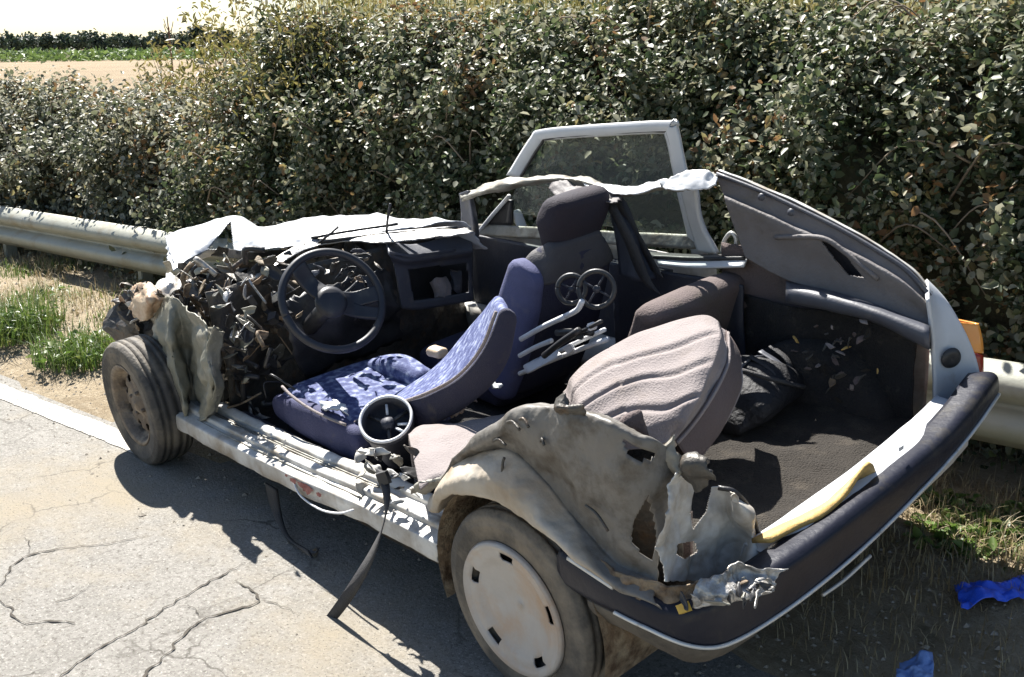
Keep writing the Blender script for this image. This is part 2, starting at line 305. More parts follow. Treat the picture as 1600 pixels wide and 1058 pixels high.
def lathe(name, prof, m, parent=None, n=48, axis='Y', c=(0, 0, 0), rot=None, closed=True):
    # prof: (radius, height along axis)
    vs = []; fs = []; K = len(prof)
    for i in range(n):
        a = 2*math.pi*i/n
        for (rr, h) in prof:
            q = Vector((rr*math.cos(a), h, rr*math.sin(a))) if axis == 'Y' else Vector((rr*math.cos(a), rr*math.sin(a), h))
            if rot: q = rot @ q
            vs.append(q+Vector(c))
    for i in range(n):
        for j in range(K-1): fs.append((i*K+j, i*K+j+1, ((i+1) % n)*K+j+1, ((i+1) % n)*K+j))
    return mk(name, vs, fs, m, parent, True)
def fastmesh(name, V, F, m, parent=None):
    me = bpy.data.meshes.new(name); nv, nf, k = len(V), len(F), F.shape[1]
    me.vertices.add(nv); me.vertices.foreach_set('co', np.ascontiguousarray(V, np.float32).ravel())
    me.loops.add(nf*k); me.loops.foreach_set('vertex_index', np.ascontiguousarray(F, np.int32).ravel())
    me.polygons.add(nf); me.polygons.foreach_set('loop_start', np.arange(0, nf*k, k, dtype=np.int32))
    try: me.polygons.foreach_set('loop_total', np.full(nf, k, np.int32))
    except Exception: pass
    me.update(calc_edges=True); me.validate(); return obj(name, me, m, parent)
def unit(a): return a/(np.linalg.norm(a, axis=1, keepdims=True)+1e-9)
def leaves(name, pos, nrm, size, m, parent=None, spread=.8, aspect=.62, droop=.2):
    n = len(pos); N = unit(nrm+rng.normal(0, spread, (n, 3))); T = rng.normal(0, 1, (n, 3)); T[:, 2] -= droop
    T = unit(T-N*(T*N).sum(1, keepdims=True)); B = np.cross(N, T)
    L = (size*rng.uniform(.45, 1.45, n))[:, None]; w = L*aspect*.5*rng.uniform(.8, 1.15, (n, 1)); fd = L*.12*rng.uniform(.2, 1.5, (n, 1))
    v = [pos, pos+T*L*.3+B*w+N*fd, pos+T*L*.68+B*w*.8+N*fd*.8, pos+T*L-N*fd*.8, pos+T*L*.68-B*w*.8+N*fd*.8, pos+T*L*.3-B*w+N*fd]
    V = np.stack(v, 1).reshape(-1, 3); b = (np.arange(n)*6)[:, None]
    F = np.concatenate([b+np.array([[0, 1, 2, 3]]), b+np.array([[0, 3, 4, 5]])], 0)
    return fastmesh(name, V, F, m, parent)
def blades(name, pos, h, w, m, parent=None, lean=.5, seg=3):
    n = len(pos); az = rng.uniform(0, 2*math.pi, n); D = np.stack([np.cos(az), np.sin(az), np.zeros(n)], 1); S = np.stack([-np.sin(az), np.cos(az), np.zeros(n)], 1)
    ln = rng.uniform(0, 1, n)**1.2*lean; hh = h*rng.uniform(.4, 1.2, n); V = []
    for i in range(seg+1):
        t = i/seg; ang = ln*1.5*t
        q = pos+D*(hh*np.sin(ang)*t)[:, None]+np.array([0, 0, 1])*(hh*np.cos(ang)*t)[:, None]
        ww = (w*(1-t*.92))[:, None]
        V += [q-S*ww*.5, q+S*ww*.5]
    V = np.stack(V, 1).reshape(-1, 3); b = (np.arange(n)*(2*seg+2))[:, None]
    F = np.concatenate([b+np.array([[2*i, 2*i+1, 2*i+3, 2*i+2]]) for i in range(seg)], 0)
    return fastmesh(name, V, F, m, parent)
def toW(u, v, z): return np.stack([u*EU.x+v*EV.x, u*EU.y+v*EV.y, z], 1)

# ================================================================== SETTING
def struct(o): o['kind'] = 'structure'; return o
def gridplane(name, us, vs_, zf, m):
    V = [W(u, v, zf(u, v)) for u in us for v in vs_]; n = len(vs_)
    F = [(i*n+j, (i+1)*n+j, (i+1)*n+j+1, i*n+j+1) for i in range(len(us)-1) for j in range(n-1)]
    return mk(name, V, F, m, None, True)
def sstep(a, b, x): t = min(1, max(0, (x-a)/(b-a))); return t*t*(3-2*t)
def vz(u, v):
    e = .27+.09*noise.noise(Vector((u*1.3, 2.2, 0)))
    z = .14*sstep(e, -.62, v)
    if v < -2: z *= 1-sstep(-2, -7, v)
    z += (.012*noise.noise(Vector((u*3, v*3, 0)))+.006*noise.noise(Vector((u*11, v*11, 0))))*sstep(e, e-.25, v)
    return z+(.006 if v < e else -.02)
struct(mk('ground', [(-1500, -1500, -.06), (1500, -1500, -.06), (1500, 1500, -.06), (-1500, 1500, -.06)], [(0, 1, 2, 3)], groundm))
us = np.concatenate([np.linspace(-40, -4, 10), np.linspace(-3.4, 10, 110), np.linspace(11, 40, 12)])
road = struct(gridplane('road', us, [-.35, 0, .5, 1, 1.5, 2, 3, 4, 6, 7.5], lambda u, v: .0, asph))
struct(gridplane('verge', us, np.concatenate([np.linspace(.5, -2.2, 60), [-3, -4, -6, -8, -12, -20]]), vz, dirtm))
struct(gridplane('field', np.linspace(-120, 320, 30), np.linspace(-12, -420, 20), lambda u, v: -.03, fieldm))
us2 = np.concatenate([np.linspace(2.62, 7, 160), np.linspace(7.1, 30, 50)]); V = []
for u in us2:
    for v, a in ((.322, 1), (.385, 0), (.448, -1)): V.append(W(u, v+a*.012*(noise.noise(Vector((u*7, a*9, 0)))+.7*noise.noise(Vector((u*23, a*9, 4)))), .004))
struct(mk('road_line', V, [(i*3+j, (i+1)*3+j, (i+1)*3+j+1, i*3+j+1) for i in range(len(us2)-1) for j in range(2)], linem))
CRK = [[(-40, 935), (0, 915), (25, 880), (55, 866), (100, 858), (170, 850), (235, 838)], [(-30, 925), (0, 940), (20, 955), (38, 976), (75, 972), (120, 975)], [(60, 1085), (130, 1030), (170, 1005), (210, 985), (260, 950), (310, 920), (350, 898), (384, 880)],
       [(215, 1075), (235, 1050), (260, 1025), (285, 995), (320, 968), (365, 955), (405, 940), (395, 925), (368, 908)], [(0, 850), (40, 842), (46, 866)], [(150, 908), (120, 930), (75, 945)], [(320, 968), (300, 950), (270, 948)], [(405, 940), (440, 946), (470, 962)]]
for ci, c_ in enumerate(CRK):
    pts = [G(*q) for q in c_]; pts = cr1([list(q) for q in pts], len(pts)*9); V = []; F = []
    wd0 = .010 if ci in (2, 3) else .008 if ci < 2 else .004
    for i, q in enumerate(pts):
        q = Vector(q)+Vector((noise.noise(Vector(q)*30)*.014, noise.noise(Vector(q)*30+Vector((9, 0, 0)))*.014, 0))
        t = Vector(pts[min(i+1, len(pts)-1)]-pts[max(0, i-1)]).normalized(); s = Vector((-t.y, t.x, 0))
        ww = wd0*(.25+.9*abs(noise.noise(Vector(q)*18+Vector((0, 5, 0))))*2)*min(1, .25+min(i, len(pts)-1-i)/8)
        V += [q-s*ww*.5+Vector((0, 0, .004)), q+s*ww*.5+Vector((0, 0, .004))]
        if i: F.append((2*i-2, 2*i-1, 2*i+1, 2*i))
    mk('crack', V, F, crackm, road)
# ---- gravel on the shoulder
def gravel(n, uf, vf, name, m, smin, smax):
    base = np.array([(1, 0, 0), (-.9, .2, 0), (.1, 1, .1), (0, -.9, 0), (.1, 0, .75), (0, 0, -.5)]); fac = [(0, 2, 4), (2, 1, 4), (1, 3, 4), (3, 0, 4)]
    V = []; F = []
    for i in range(n):
        u, v = uf(), vf(); s = random.uniform(smin, smax)*(1 if random.random() < .9 else 1.8); q = W(u, v, max(0, vz(u, v))+s*.1); a = random.uniform(0, 6.28); ca, sa = math.cos(a), math.sin(a)
        b0 = len(V)
        for p_ in base: x, y, z = p_*np.array([1, random.uniform(.6, 1), random.uniform(.6, 1)])*s; V.append((q.x+x*ca-y*sa, q.y+x*sa+y*ca, q.z+z))
        F += [tuple(b0+k for k in f) for f in fac]
    o = mk(name, V, F, m); return o
stonem = mat('gravel_stone', (.36, .32, .26), .9, c2=(.22, .19, .15), var=40)
tag(gravel(3800, lambda: random.uniform(-1.6, 8), lambda: random.gauss(-.1, .32), 'gravel', stonem, .003, .011), 'loose pale gravel and grit scattered along the sandy road shoulder', 'gravel', kind='stuff')
tag(gravel(1500, lambda: random.uniform(-.5, 5), lambda: random.uniform(.35, 2.2), 'road_grit', stonem, .0015, .004), 'fine grit lying on the sunlit cracked asphalt', 'grit', kind='stuff')
# ---- far crop, trees, field
def scatter(n, u0, u1, v0, v1): return rng.uniform(u0, u1, n), rng.uniform(v0, v1, n)
du = np.array(rng.uniform(0, 1, 26000)); az = np.radians(rng.uniform(-50, 15, 26000)); dist = 225+du*90
pos = np.stack([CAM.x+dist*np.cos(az), CAM.y+dist*np.sin(az), rng.uniform(0, 1.9, 26000)], 1)
tag(leaves('crop', pos, np.tile([[0, 0, 1.]], (26000, 1)), np.full(26000, 1.1), cornl, None, 1.2, .5), 'tall green crop standing in a strip beyond the brown field', 'crop', kind='stuff')
def treeleaves(c, rx, rz, n, sz):
    p_ = unit(rng.normal(0, 1, (n, 3)))*(rng.uniform(.25, 1, (n, 1))**.5); lump = 1+.25*np.sin(p_[:, :1]*7+c[0])*np.cos(p_[:, 1:2]*6+c[1])
    return np.array(c)+p_*lump*np.array([rx, rx, rz]), p_
LP, LN = [], []
for i in range(150):
    a = R(-14-26*i/150+random.uniform(-.05, .05)); dd = random.uniform(395, 430); hgt = random.uniform(6.2, 8.6)+1.2*noise.noise(Vector((i*.3, 0, 0)))
    c = (CAM.x+dd*math.cos(a), CAM.y+dd*math.sin(a), hgt*.62); a_, b_ = treeleaves(c, random.uniform(1.6, 2.8), hgt*.40, 170, 1); LP.append(a_); LN.append(b_)
tl = leaves('tree_line', np.concatenate(LP), np.concatenate(LN), np.full(sum(map(len, LP)), 1.1), farl, None, .6, .8)
tag(tl, 'dark row of far trees along the horizon behind the crop', 'trees', kind='stuff')
V = []; F = []
for i in range(90):
    a = R(-12-26*i/90); dd = 400; q = Vector((CAM.x+dd*math.cos(a), CAM.y+dd*math.sin(a), 0)); b0 = len(V)
    for z in (0, 3.4):
        for k in range(4): V.append(q+Vector((.22*math.cos(k*1.57), .22*math.sin(k*1.57), z)))
    F += [(b0+k, b0+(k+1) % 4, b0+4+(k+1) % 4, b0+4+k) for k in range(4)]
mk('trunks', V, F, woodm, tl)['kind'] = 'stuff'
def far_tree(px, dd, hgt, rx, label):
    d = ray(px, 82); d.z = 0; d.normalize(); q = CAM+d*dd; q.z = 0
    t = empty('tree', q); tag(t, label, 'tree', 'round trees standing out of the far tree line')
    tube('trunk', [(0, 0, 0), (.1, 0, hgt*.3), (0, .1, hgt*.6)], lambda s: .35*(1-.6*s), woodm, t, 6)
    A, B = [], []
    for k in range(7):
        a_, b_ = treeleaves((random.uniform(-.5, .5)*rx, random.uniform(-.5, .5)*rx, hgt*random.uniform(.5, .78)), rx*.55, hgt*.24, 260, 1); A.append(a_); B.append(b_)
    leaves('crown', np.concatenate(A), np.concatenate(B), np.full(7*260, 1.0), farl, t, .6, .8)
far_tree(318, 330, 9.2, 4.2, 'rounded dark tree rising highest out of the far tree line')
far_tree(352, 340, 8.8, 3.6, 'smaller dark tree beside the highest tree of the far line')
far_tree(252, 350, 7.0, 3.6, 'low broad dark tree in the far tree line near the tall dry stalk')
# ---- guardrail
def railv(u): return -1.02-.016*u-.26*math.exp(-((u-2.9)/1.0)**4)
def railz(u): return .66-.014*u
def guardrail():
    t = empty('guardrail', W(0, railv(0), 0)); off = W(0, railv(0), 0)
    tag(t, 'galvanised steel guardrail running beside the road behind the wrecked car', 'guardrail')
    prof = [(-.005, .155), (.012, .150), (.040, .125), (.078, .105), (.083, .070), (.078, .045), (.020, .012), (.008, 0), (.020, -.012), (.078, -.045), (.083, -.070), (.078, -.105), (.040, -.125), (.012, -.150), (-.005, -.155)]
    cuts = [-9, -5, -1.0, 3.0, 7.0, 11, 15, 19, 23]
    for a, b in zip(cuts[:-1], cuts[1:]):
        us_ = np.linspace(a-.15, b+.15, 34); V = []; F = []; n = len(prof)
        for i, u in enumerate(us_):
            o_ = .004 if i > 30 else 0
            for (pv, pz) in prof: V.append(W(u, railv(u)+pv+o_+.004*noise.noise(Vector((u*2, pz*6, 0))), railz(u)-.155+pz)-off)
        for i in range(33):
            for j in range(n-1): F.append((i*n+j, (i+1)*n+j, (i+1)*n+j+1, i*n+j+1))
        o = mk('beam', V, F, galv, t, True); s = o.modifiers.new('thickness', 'SOLIDIFY'); s.thickness = .004
        for zz in (-.225, -.085):
            q = W(a, railv(a)+.085, railz(a)+zz)-off; lathe('bolt', [(0, .012), (.012, .010), (.016, 0)], galv, o, 8, 'Y', q)
    for u in [-7, -5, -3, -1.0+.05, 1.0, 3.0, 5.0, 7.0, 9, 11, 13, 15, 17, 19]:
        h = railz(u)-.06; q = W(u, railv(u)-.045, h/2)-off
        box('post', q, (.055, .09, h+.1), galv, t, (0, 0, AN), .006)
guardrail()
# ---- bramble thickets
def hedge_h(u):
    h = 1.82-.50*sstep(4.0, 5.3, u)
    return h+.10*noise.noise(Vector((u*1.1, 0, 4)))+.05*noise.noise(Vector((u*3.1, 0, 9)))
def hedge_pt(u, th, hs=1, vb=-1.32):
    h = hedge_h(u)*hs; D = 1.5
    cz = math.sin(min(th, math.pi-th)) if th < math.pi else 0
    v = vb-D*(1-math.cos(th))*.5; z = h*(max(0, math.sin(th))**.62)
    b = .22*noise.noise(Vector((u*1.5, th*1.6, 0)))+.22*noise.noise(Vector((u*4, th*4, 3)))+.08*noise.noise(Vector((u*9, th*9, 6)))
    nv, nz = math.cos(th), max(0, math.sin(th)); return v+nv*b, z+nz*b*.6, nv, nz
def hedge(name, ua, ub, n, m, label, size, thmax=1.9, canes=40):
    t = empty(name, W((ua+ub)/2, -2.0, .1)); off = W((ua+ub)/2, -2.0, .1); tag(t, label, 'bush')
    A = []; B = []
    while len(A) < n:
        u = random.uniform(ua, ub); th = random.uniform(.0, thmax); v, z, nv, nz = hedge_pt(u, th)
        k = noise.noise(Vector((u*5.5, v*5.5, z*5.5)))
        if k < -.10 and random.random() < .88: continue
        dpt = random.gauss(.05, .10); v -= nv*dpt; z -= nz*dpt
        z = max(.1, z); A.append(W(u, v, z)-off); B.append(EV*nv*.75+Vector((0, 0, nz*.7+.45)))
    A = np.array([list(a) for a in A]); B = np.array([list(a) for a in B])
    fo = leaves('foliage', A, B, np.full(n, size), m, t, .75, .62); fo['kind'] = 'stuff'
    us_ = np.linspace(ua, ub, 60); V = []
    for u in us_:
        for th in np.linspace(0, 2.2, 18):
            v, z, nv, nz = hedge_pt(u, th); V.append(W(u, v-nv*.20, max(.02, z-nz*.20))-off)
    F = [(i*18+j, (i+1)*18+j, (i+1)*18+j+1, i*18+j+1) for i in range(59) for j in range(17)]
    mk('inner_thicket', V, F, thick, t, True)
    for i in range(canes):
        u = random.uniform(ua+.3, ub-.3); th = random.uniform(.15, 1.5); v, z, nv, nz = hedge_pt(u, th); L_ = random.uniform(.25, .7); sgn = random.choice((-1, 1))
        q = W(u, v-nv*.06, z-nz*.06)-off; d1 = EU*sgn*random.uniform(.2, .8)*L_+Vector((0, 0, random.uniform(-.5, .6)*L_))
        tube('cane', [q, q+d1*.5+(EV*nv+Vector((0, 0, nz+.5)))*L_*.18, q+d1+Vector((0, 0, -.12*L_))+EV*nv*.1*L_], lambda s: .006*(1-.6*s), canem if i % 2 else woodm, t, 5, 9)
    return t, off
hedge('bramble_thicket', -3.0, 4.9, 175000, brambleb, 'tall dense bramble thicket of dark glossy leaves behind the wrecked car', .036, canes=130)
hedge('bramble_thicket', 4.9, 12, 80000, bramble, 'low grey green bramble thicket behind the guardrail in front of the brown field', .042, canes=60)
# yellow-green feathery shrub between both thickets, and pale reeds behind
def shrub(name, u, v, h, rad, n, label, m=brambley, sz=.05):
    t = empty(name, W(u, v, .1)); tag(t, label, 'shrub'); A = []; B = []
    for i in range(n):
        a = random.uniform(0, 6.28); rr = rad*random.random()**.6; hh = h*random.uniform(.6, 1.12)*(1-.35*(rr/rad)**2)
        tip = Vector((rr*math.cos(a), rr*math.sin(a), hh)); base = Vector((rr*.35*math.cos(a), rr*.35*math.sin(a), 0))
        tube('stem', [base, base.lerp(tip, .5)+Vector((0, 0, hh*.06)), tip], lambda s: .006*(1-.75*s), canem, t, 4, 7) if i < 46 else None
        for k in range(44):
            s = random.uniform(.3, 1.03)**.8; q = base.lerp(tip, s)+Vector((random.gauss(0, .05), random.gauss(0, .05), random.gauss(0, .04))); A.append(q); B.append((tip-base)*.2+Vector((random.gauss(0, .5), random.gauss(0, .5), .3)))
    o = leaves('foliage', np.array([list(a) for a in A]), np.array([list(b) for b in B]), np.full(len(A), sz), m, t, .8, .32, -.6); o['kind'] = 'stuff'
    return t
shrub('yellow_shrub', 5.9, -2.5, 1.8, .75, 150, 'feathery yellow green shrub rising where the tall thicket drops to the low one')
shrub('yellow_shrub', 4.7, -2.3, 2.25, .85, 230, 'taller yellowish shrub with bare twigs against the white sky')
shrub('yellow_shrub', 3.9, -1.95, 2.02, .62, 190, 'yellowish shrub growing out of the tall thicket just where it starts to drop')
shrub('yellow_shrub', 7.3, -2.9, 1.55, .6, 70, 'small yellow green shrub beside the tall dry stalk')
n = 16000; u_ = rng.uniform(-4, 5.2, n); v_ = rng.uniform(-3.6, -2.7, n)
tag(blades('reeds', toW(u_, v_, np.full(n, .4)), np.full(n, 2.2), np.full(n, .014), reedm, None, .28), 'pale yellow reeds and tall grass showing above the top of the tall thicket', 'reeds', kind='stuff')
n = 5000; u_ = rng.uniform(5.5, 22, n); v_ = rng.uniform(-9, -3, n)
tag(blades('field_grass', toW(u_, v_, np.full(n, 0.)), np.full(n, 1.0), np.full(n, .012), reedm, None, .5), 'thin straw coloured grass along the near edge of the brown field', 'grass', kind='stuff')
d = ray(270, 112); k = (-3.4-CAM.dot(EV))/d.dot(EV); q = CAM+d*k; d2 = ray(261, 26); k2 = (-3.4-CAM.dot(EV))/d2.dot(EV); q2 = CAM+d2*k2
st = empty('dry_stalk', Vector((q.x, q.y, 0))); tag(st, 'single tall reddish brown dry stalk standing up against the white sky', 'stalk')
tube('stem', [Vector((0, 0, 0)), Vector((0, 0, q.z)), q2-Vector((q.x, q.y, 0))], lambda s: .014*(1-.6*s), mat('red_brown_stalk', (.24, .12, .07), .8), st, 6)
for i in range(9):
    s = .55+.05*i; b_ = Vector((0, 0, q.z)).lerp(q2-Vector((q.x, q.y, 0)), s-.2); a = i*2.4
    tube('twig', [b_, b_+Vector((.03*math.cos(a), .03*math.sin(a), .04)), b_+Vector((.05*math.cos(a), .05*math.sin(a), .11))], .004, woodm, st, 4, 5)
# ---- verge grass
def patch(n, ua, ub, va, vb_, dens=None):
    U = []; Vv = []; Z = []
    while len(U) < n:
        u, v = random.uniform(ua, ub), random.uniform(va, vb_)
        if dens and random.random() > dens(u, v): continue
        U.append(u); Vv.append(v); Z.append(vz(u, v)-.004)
    return toW(np.array(U), np.array(Vv), np.array(Z))
dn = lambda u, v: max(0, .35+noise.noise(Vector((u*2.3, v*2.3, 1)))*1.3)*sstep(-.1, -.5, v)
p1 = patch(7000, -3, 1.2, -1.7, .1, dn); p2 = patch(9000, 2.4, 9.5, -1.7, -.15, dn)
p4 = patch(5200, -1.7, .6, -1.2, .22, lambda u, v: .35+.65*sstep(.2, -.2, v)*max(0, .4+noise.noise(Vector((u*4, v*4, 1)))))
pa = np.concatenate([p1, p2])
tag(blades('straw', p4, np.full(len(p4), .085), np.full(len(p4), .004), grassd, None, 1.25), 'flattened dry straw covering the shaded ground behind the rear bumper', 'straw', kind='stuff')
tag(blades('dry_grass', pa, np.full(len(pa), .10), np.full(len(pa), .006), grassd, None, 1.1), 'dry straw coloured grass matted over the verge beneath the guardrail', 'grass', kind='stuff')
p3 = patch(3800, -3, 9.5, -1.6, -.1, lambda u, v: max(0, noise.noise(Vector((u*1.7, v*1.7, 7)))*2-.1)*sstep(-.15, -.5, v))
tag(blades('green_grass', p3, np.full(len(p3), .09), np.full(len(p3), .007), grassg, None, .8), 'short green grass growing in patches along the verge', 'grass', kind='stuff')
def weed(px, py, z, rad, h, nb, nl, label, cat='weed'):
    q = G(px, py, z); t = empty('grass_tuft', q); tag(t, label, cat)
    a = rng.uniform(0, 6.28, nb); rr = rad*rng.uniform(0, 1, nb)**.7
    o = blades('blades', np.stack([rr*np.cos(a), rr*np.sin(a), np.full(nb, -.01)], 1), np.full(nb, h), np.full(nb, .0065), grassg, t, .75); o['kind'] = 'stuff'
    if nl:
        a = rng.uniform(0, 6.28, nl); rr = rad*rng.uniform(0, 1, nl)**.6; o = leaves('leaves', np.stack([rr*np.cos(a), rr*np.sin(a), rng.uniform(.01, h*.6, nl)], 1), np.tile([[0, 0, 1.]], (nl, 1)), np.full(nl, .04), grassg, t, .6, .6); o['kind'] = 'stuff'
weed(25, 520, .08, .30, .27, 1100, 260, 'bright green grass tuft below the guardrail, farther along from the car')
weed(130, 560, .06, .27, .20, 1000, 300, 'bright green leafy tuft on the verge close to the front wheel')
weed(70, 470, .12, .22, .16, 200, 40, 'sparse green tuft right under the guardrail beam')
weed(1500, 845, .13, .16, .06, 200, 340, 'low leafy green weed patch on the verge behind the rear bumper')
weed(1590, 830, .135, .14, .07, 160, 260, 'small leafy green weed on the verge nearest the blue film')
weed(1480, 790, .135, .10, .05, 100, 120, 'tiny green weed growing beside the end of the rear bumper')
# ---- blue film on the ground
def film(pts, z, m, label, h):
    c = G(*pts[0], z); t = None
    ctrl = []
    A, B, C_, D = [G(*q, z) for q in pts[1:]]
    for i in range(5):
        row = []
        for j in range(5):
            s, w = i/4, j/4; q = A.lerp(B, w).lerp(D.lerp(C_, w), s); row.append(q+Vector((0, 0, h*(.3+random.random())*(math.sin(math.pi*s)*.7+.3)*(math.sin(math.pi*w)*.7+.3))))
        ctrl.append(row)
    o = sheet('plastic_film', ctrl, m, None, 34, 34, (.012, 22), .0015, (), .6, True, fold=2); tag(o, label, 'film')
film([(1540, 925), (1490, 912), (1598, 905), (1612, 935), (1502, 950)], .135, bluec, 'crumpled bright blue plastic film lying on the dry verge', .035)
film([(1430, 1045), (1405, 1032), (1455, 1028), (1462, 1062), (1398, 1066)], .10, blues, 'faded blue plastic scrap on the shaded ground behind the bumper', .02)

# ================================================================== WRECKED CAR
car = empty('wrecked_car', CT); car.rotation_euler = CR.to_euler(); tag(car, 'wrecked white hatchback with its left side and roof torn away, standing against the guardrail', 'car')
V3 = lambda *a: Vector(a)
def shard(px, py, y, s, m, name='metal_shard', thick=.003):
    q = P(px, py, y=y); a = Vector((random.gauss(0, 1), random.gauss(0, 1), random.gauss(0, 1))).normalized()*s; b = a.orthogonal().normalized()*s*random.uniform(.25, .6); b.rotate(Matrix.Rotation(random.uniform(0, 6), 3, a)); c = a.cross(b).normalized()*s*.3
    return sheet(name, [[q-a-b*random.random(), q-a*.3-b, q+a-b*random.random()], [q-a*.8+c*random.uniform(-1, 1), q+c*random.uniform(-1, 1), q+a*.9], [q-a*.6+b*random.random(), q+a*.2+b, q+a*.7+b*.4]], m, car, 12, 12, (s*.18, 14), thick, (), .8, fold=1)
# --- floor, boot floor, bulkhead, underbody
sheet('floor_pan', [[(x, y, .20+.05*math.exp(-(y/.12)**2)) for y in (.62, .4, .12, 0, -.12, -.4, -.68)] for x in (.2, .7, 1.2, 1.6, 1.95, 2.02)], fcarpet, car, 20, 30, (.012, 7), .03)
sheet('boot_floor', [[(x, y, .40+.012*math.sin(y*7+x*5)) for y in (.60, .3, 0, -.3, -.68)] for x in (-.54, -.3, 0, .30)], carpet, car, 40, 60, (.010, 9), .02)
sheet('underbody', [[(x, y, .17) for y in (.66, 0, -.60)] for x in (-.05, .5, 1.5, 2.3)], darkmet, car, 10, 10, (.02, 4), .06)
sheet('bulkhead', [[(2.0+.05*math.sin(y*5), y, z) for y in (.60, .2, -.3, -.70)] for z in (.18, .4, .62, .80)], darkmet, car, 24, 30, (.04, 5), .01)
sheet('rear_bulkhead', [[(.34, y, z) for y in (.62, 0, -.68)] for z in (.2, .4)], darktrim, car, 6, 10, (.01, 5), .01)
# --- right side of the shell
sheet('door_sill', [[(x, -.70-(.08 if k else 0), .24+.13*kk) for x in (.2, 1, 2.05)] for k, kk in ((0, 0), (0, 1), (1, 1), (1, -.3))], white, car, 12, 12, (.004, 5), .004)
TOP = [(1120, 275), (1185, 300), (1250, 330), (1315, 362), (1380, 400), (1420, 428), (1453, 466)]
BOT = [(1165, 402), (1205, 425), (1245, 443), (1310, 458), (1370, 478), (1410, 492), (1453, 516)]
REC = [(1284, 377), (1304, 381), (1326, 404), (1350, 434), (1326, 430), (1306, 408)]
def mid(a, b, t): return (a[0]+(b[0]-a[0])*t, a[1]+(b[1]-a[1])*t)
sheet('quarter_trim', [[P(*mid(a, b, t), y=-.66+yy) for a, b in zip(TOP, BOT)] for t, yy in ((0, -.02), (.22, .0), (.3, .025), (.65, .02), (1, .03))], trimm, car, 90, 170, (.004, 6), .006, [REC])
sheet('trim_recess', [[P(*mid(a, b, t), y=-.70) for a, b in zip(TOP[1:6], BOT[1:6])] for t in (.1, .5, 1)], darktrim, car, 10, 14, (.003, 6), .004)
TOPo = [(x+2, y-9) for x, y in TOP]
sheet('quarter_panel', [[P(*a, y=-.70) for a in TOPo], [P(*a, y=-.705)+V3(0, -.03, -.02) for a in TOPo], [P(*mid(a, b, .5), y=-.76) for a, b in zip(TOPo, BOT)], [P(*b, y=-.79) for b in BOT], [P(*b, y=-.79)*1+V3(0, 0, -.18) for b in BOT], [P(*b, y=-.79)+V3(0, .02, -.40) for b in BOT]], white, car, 30, 50, (.005, 5), .004)
tube('trim_moulding', [P(1212, 371, y=-.632), P(1250, 370, y=-.63), P(1288, 373, y=-.63), P(1320, 394, y=-.632), P(1372, 436, y=-.632)], .009, trimm, car, 8)
tube('hatch_seal', [P(x, y-3, y=-.675) for x, y in TOP], .008, greyp, car, 8)
for (px, py) in ((1190, 308), (1236, 332)): lathe('hinge_bolt', [(0, .008), (.012, .006), (.014, 0)], greyp, car, 10, 'Y', P(px, py, y=-.645))
# parcel ledge and boot side
LE = [(1228, 440), (1300, 455), (1370, 476), (1452, 508)]; LB = [(1228, 472), (1300, 486), (1372, 505), (1452, 545)]
sheet('parcel_ledge', [[P(*a, y=-.65) for a in LE], [P(x, y+8, y=-.56) for x, y in LE], [P(x, y-2, y=-.55) for x, y in LB], [P(*a, y=-.64) for a in LB]], greyp, car, 18, 30, (.003, 6), .006)
sheet('boot_side', [[V3(x, -.665+.02*math.sin(x*14), z) for x in (.34, .1, -.1, -.25, -.36)] for z in (.38, .5, .62, .72)], fcarpet, car, 20, 26, (.015, 8), .01)
V = []; F = []
for i in range(21):
    a = R(200-220*i/20)
    for rr_, y in ((.325, -.70), (.325, -.585), (.29, -.565), (.0, -.56)): V.append((rr_*math.cos(a), y, .29+rr_*math.sin(a)))
for i in range(20):
    for j in range(3): F.append((i*4+j, i*4+j+1, i*4+j+5, i*4+j+4))
mk('right_wheel_house', V, F, fcarpet, car, True)
for i in range(44):
    shard(random.gauss(1305, 34), random.gauss(555, 30), -.555, random.uniform(.008, .022), random.choice((carpet, ylw, rusty, velourd, velour, darkmet, darkmet)), 'torn_foam')
sheet('upper_side_trim', [[V3(x, -.682, z) for x in (.42, .2, .0)] for z in (.62, .76, .90)], velourd, car, 10, 14, (.006, 8), .006)
# --- right rear pillar, tail lamp
PO = [(1446, 438), (1476, 468), (1504, 512), (1526, 565), (1532, 620), (1512, 660)]; PI = [(1450, 468), (1454, 510), (1457, 560), (1459, 610), (1456, 648), (1434, 694)]
pil = sheet('rear_pillar', [[P(*a, y=-.62) for a in PI], [P(*mid(a, b, .5), y=-.685) for a, b in zip(PI, PO)], [P(*b, y=-.735) for b in PO]], whitec, car, 16, 40, (.003, 6), .012)
lathe('grommet', [(0, .004), (.018, .006), (.030, .004), (.034, -.004)], blackp, pil, 20, 'Y', P(1487, 560, y=-.665), Matrix.Rotation(R(60), 3, 'Z'))
def lens(pts, m, n_, par):
    L0 = [P(*a, y=-.735) for a in pts[0]]; L1 = [P(*a, y=-.775) for a in pts[1]]; L2 = [q+V3(.10, -.01, 0) for q in L1]
    return sheet(n_, [[q+V3(.05, 0, 0) for q in L0], L0, L1, L2], m, par, 14, 14, (.0015, 8), .008)
tl_ = lens([[(1496, 503), (1510, 530), (1518, 550)], [(1529, 506), (1533, 530), (1534, 552)]], amber, 'tail_lamp', car)
lens([[(1518, 552), (1526, 585), (1530, 622)], [(1534, 554), (1533, 585), (1531, 620)]], redl, 'red_lens', tl_)
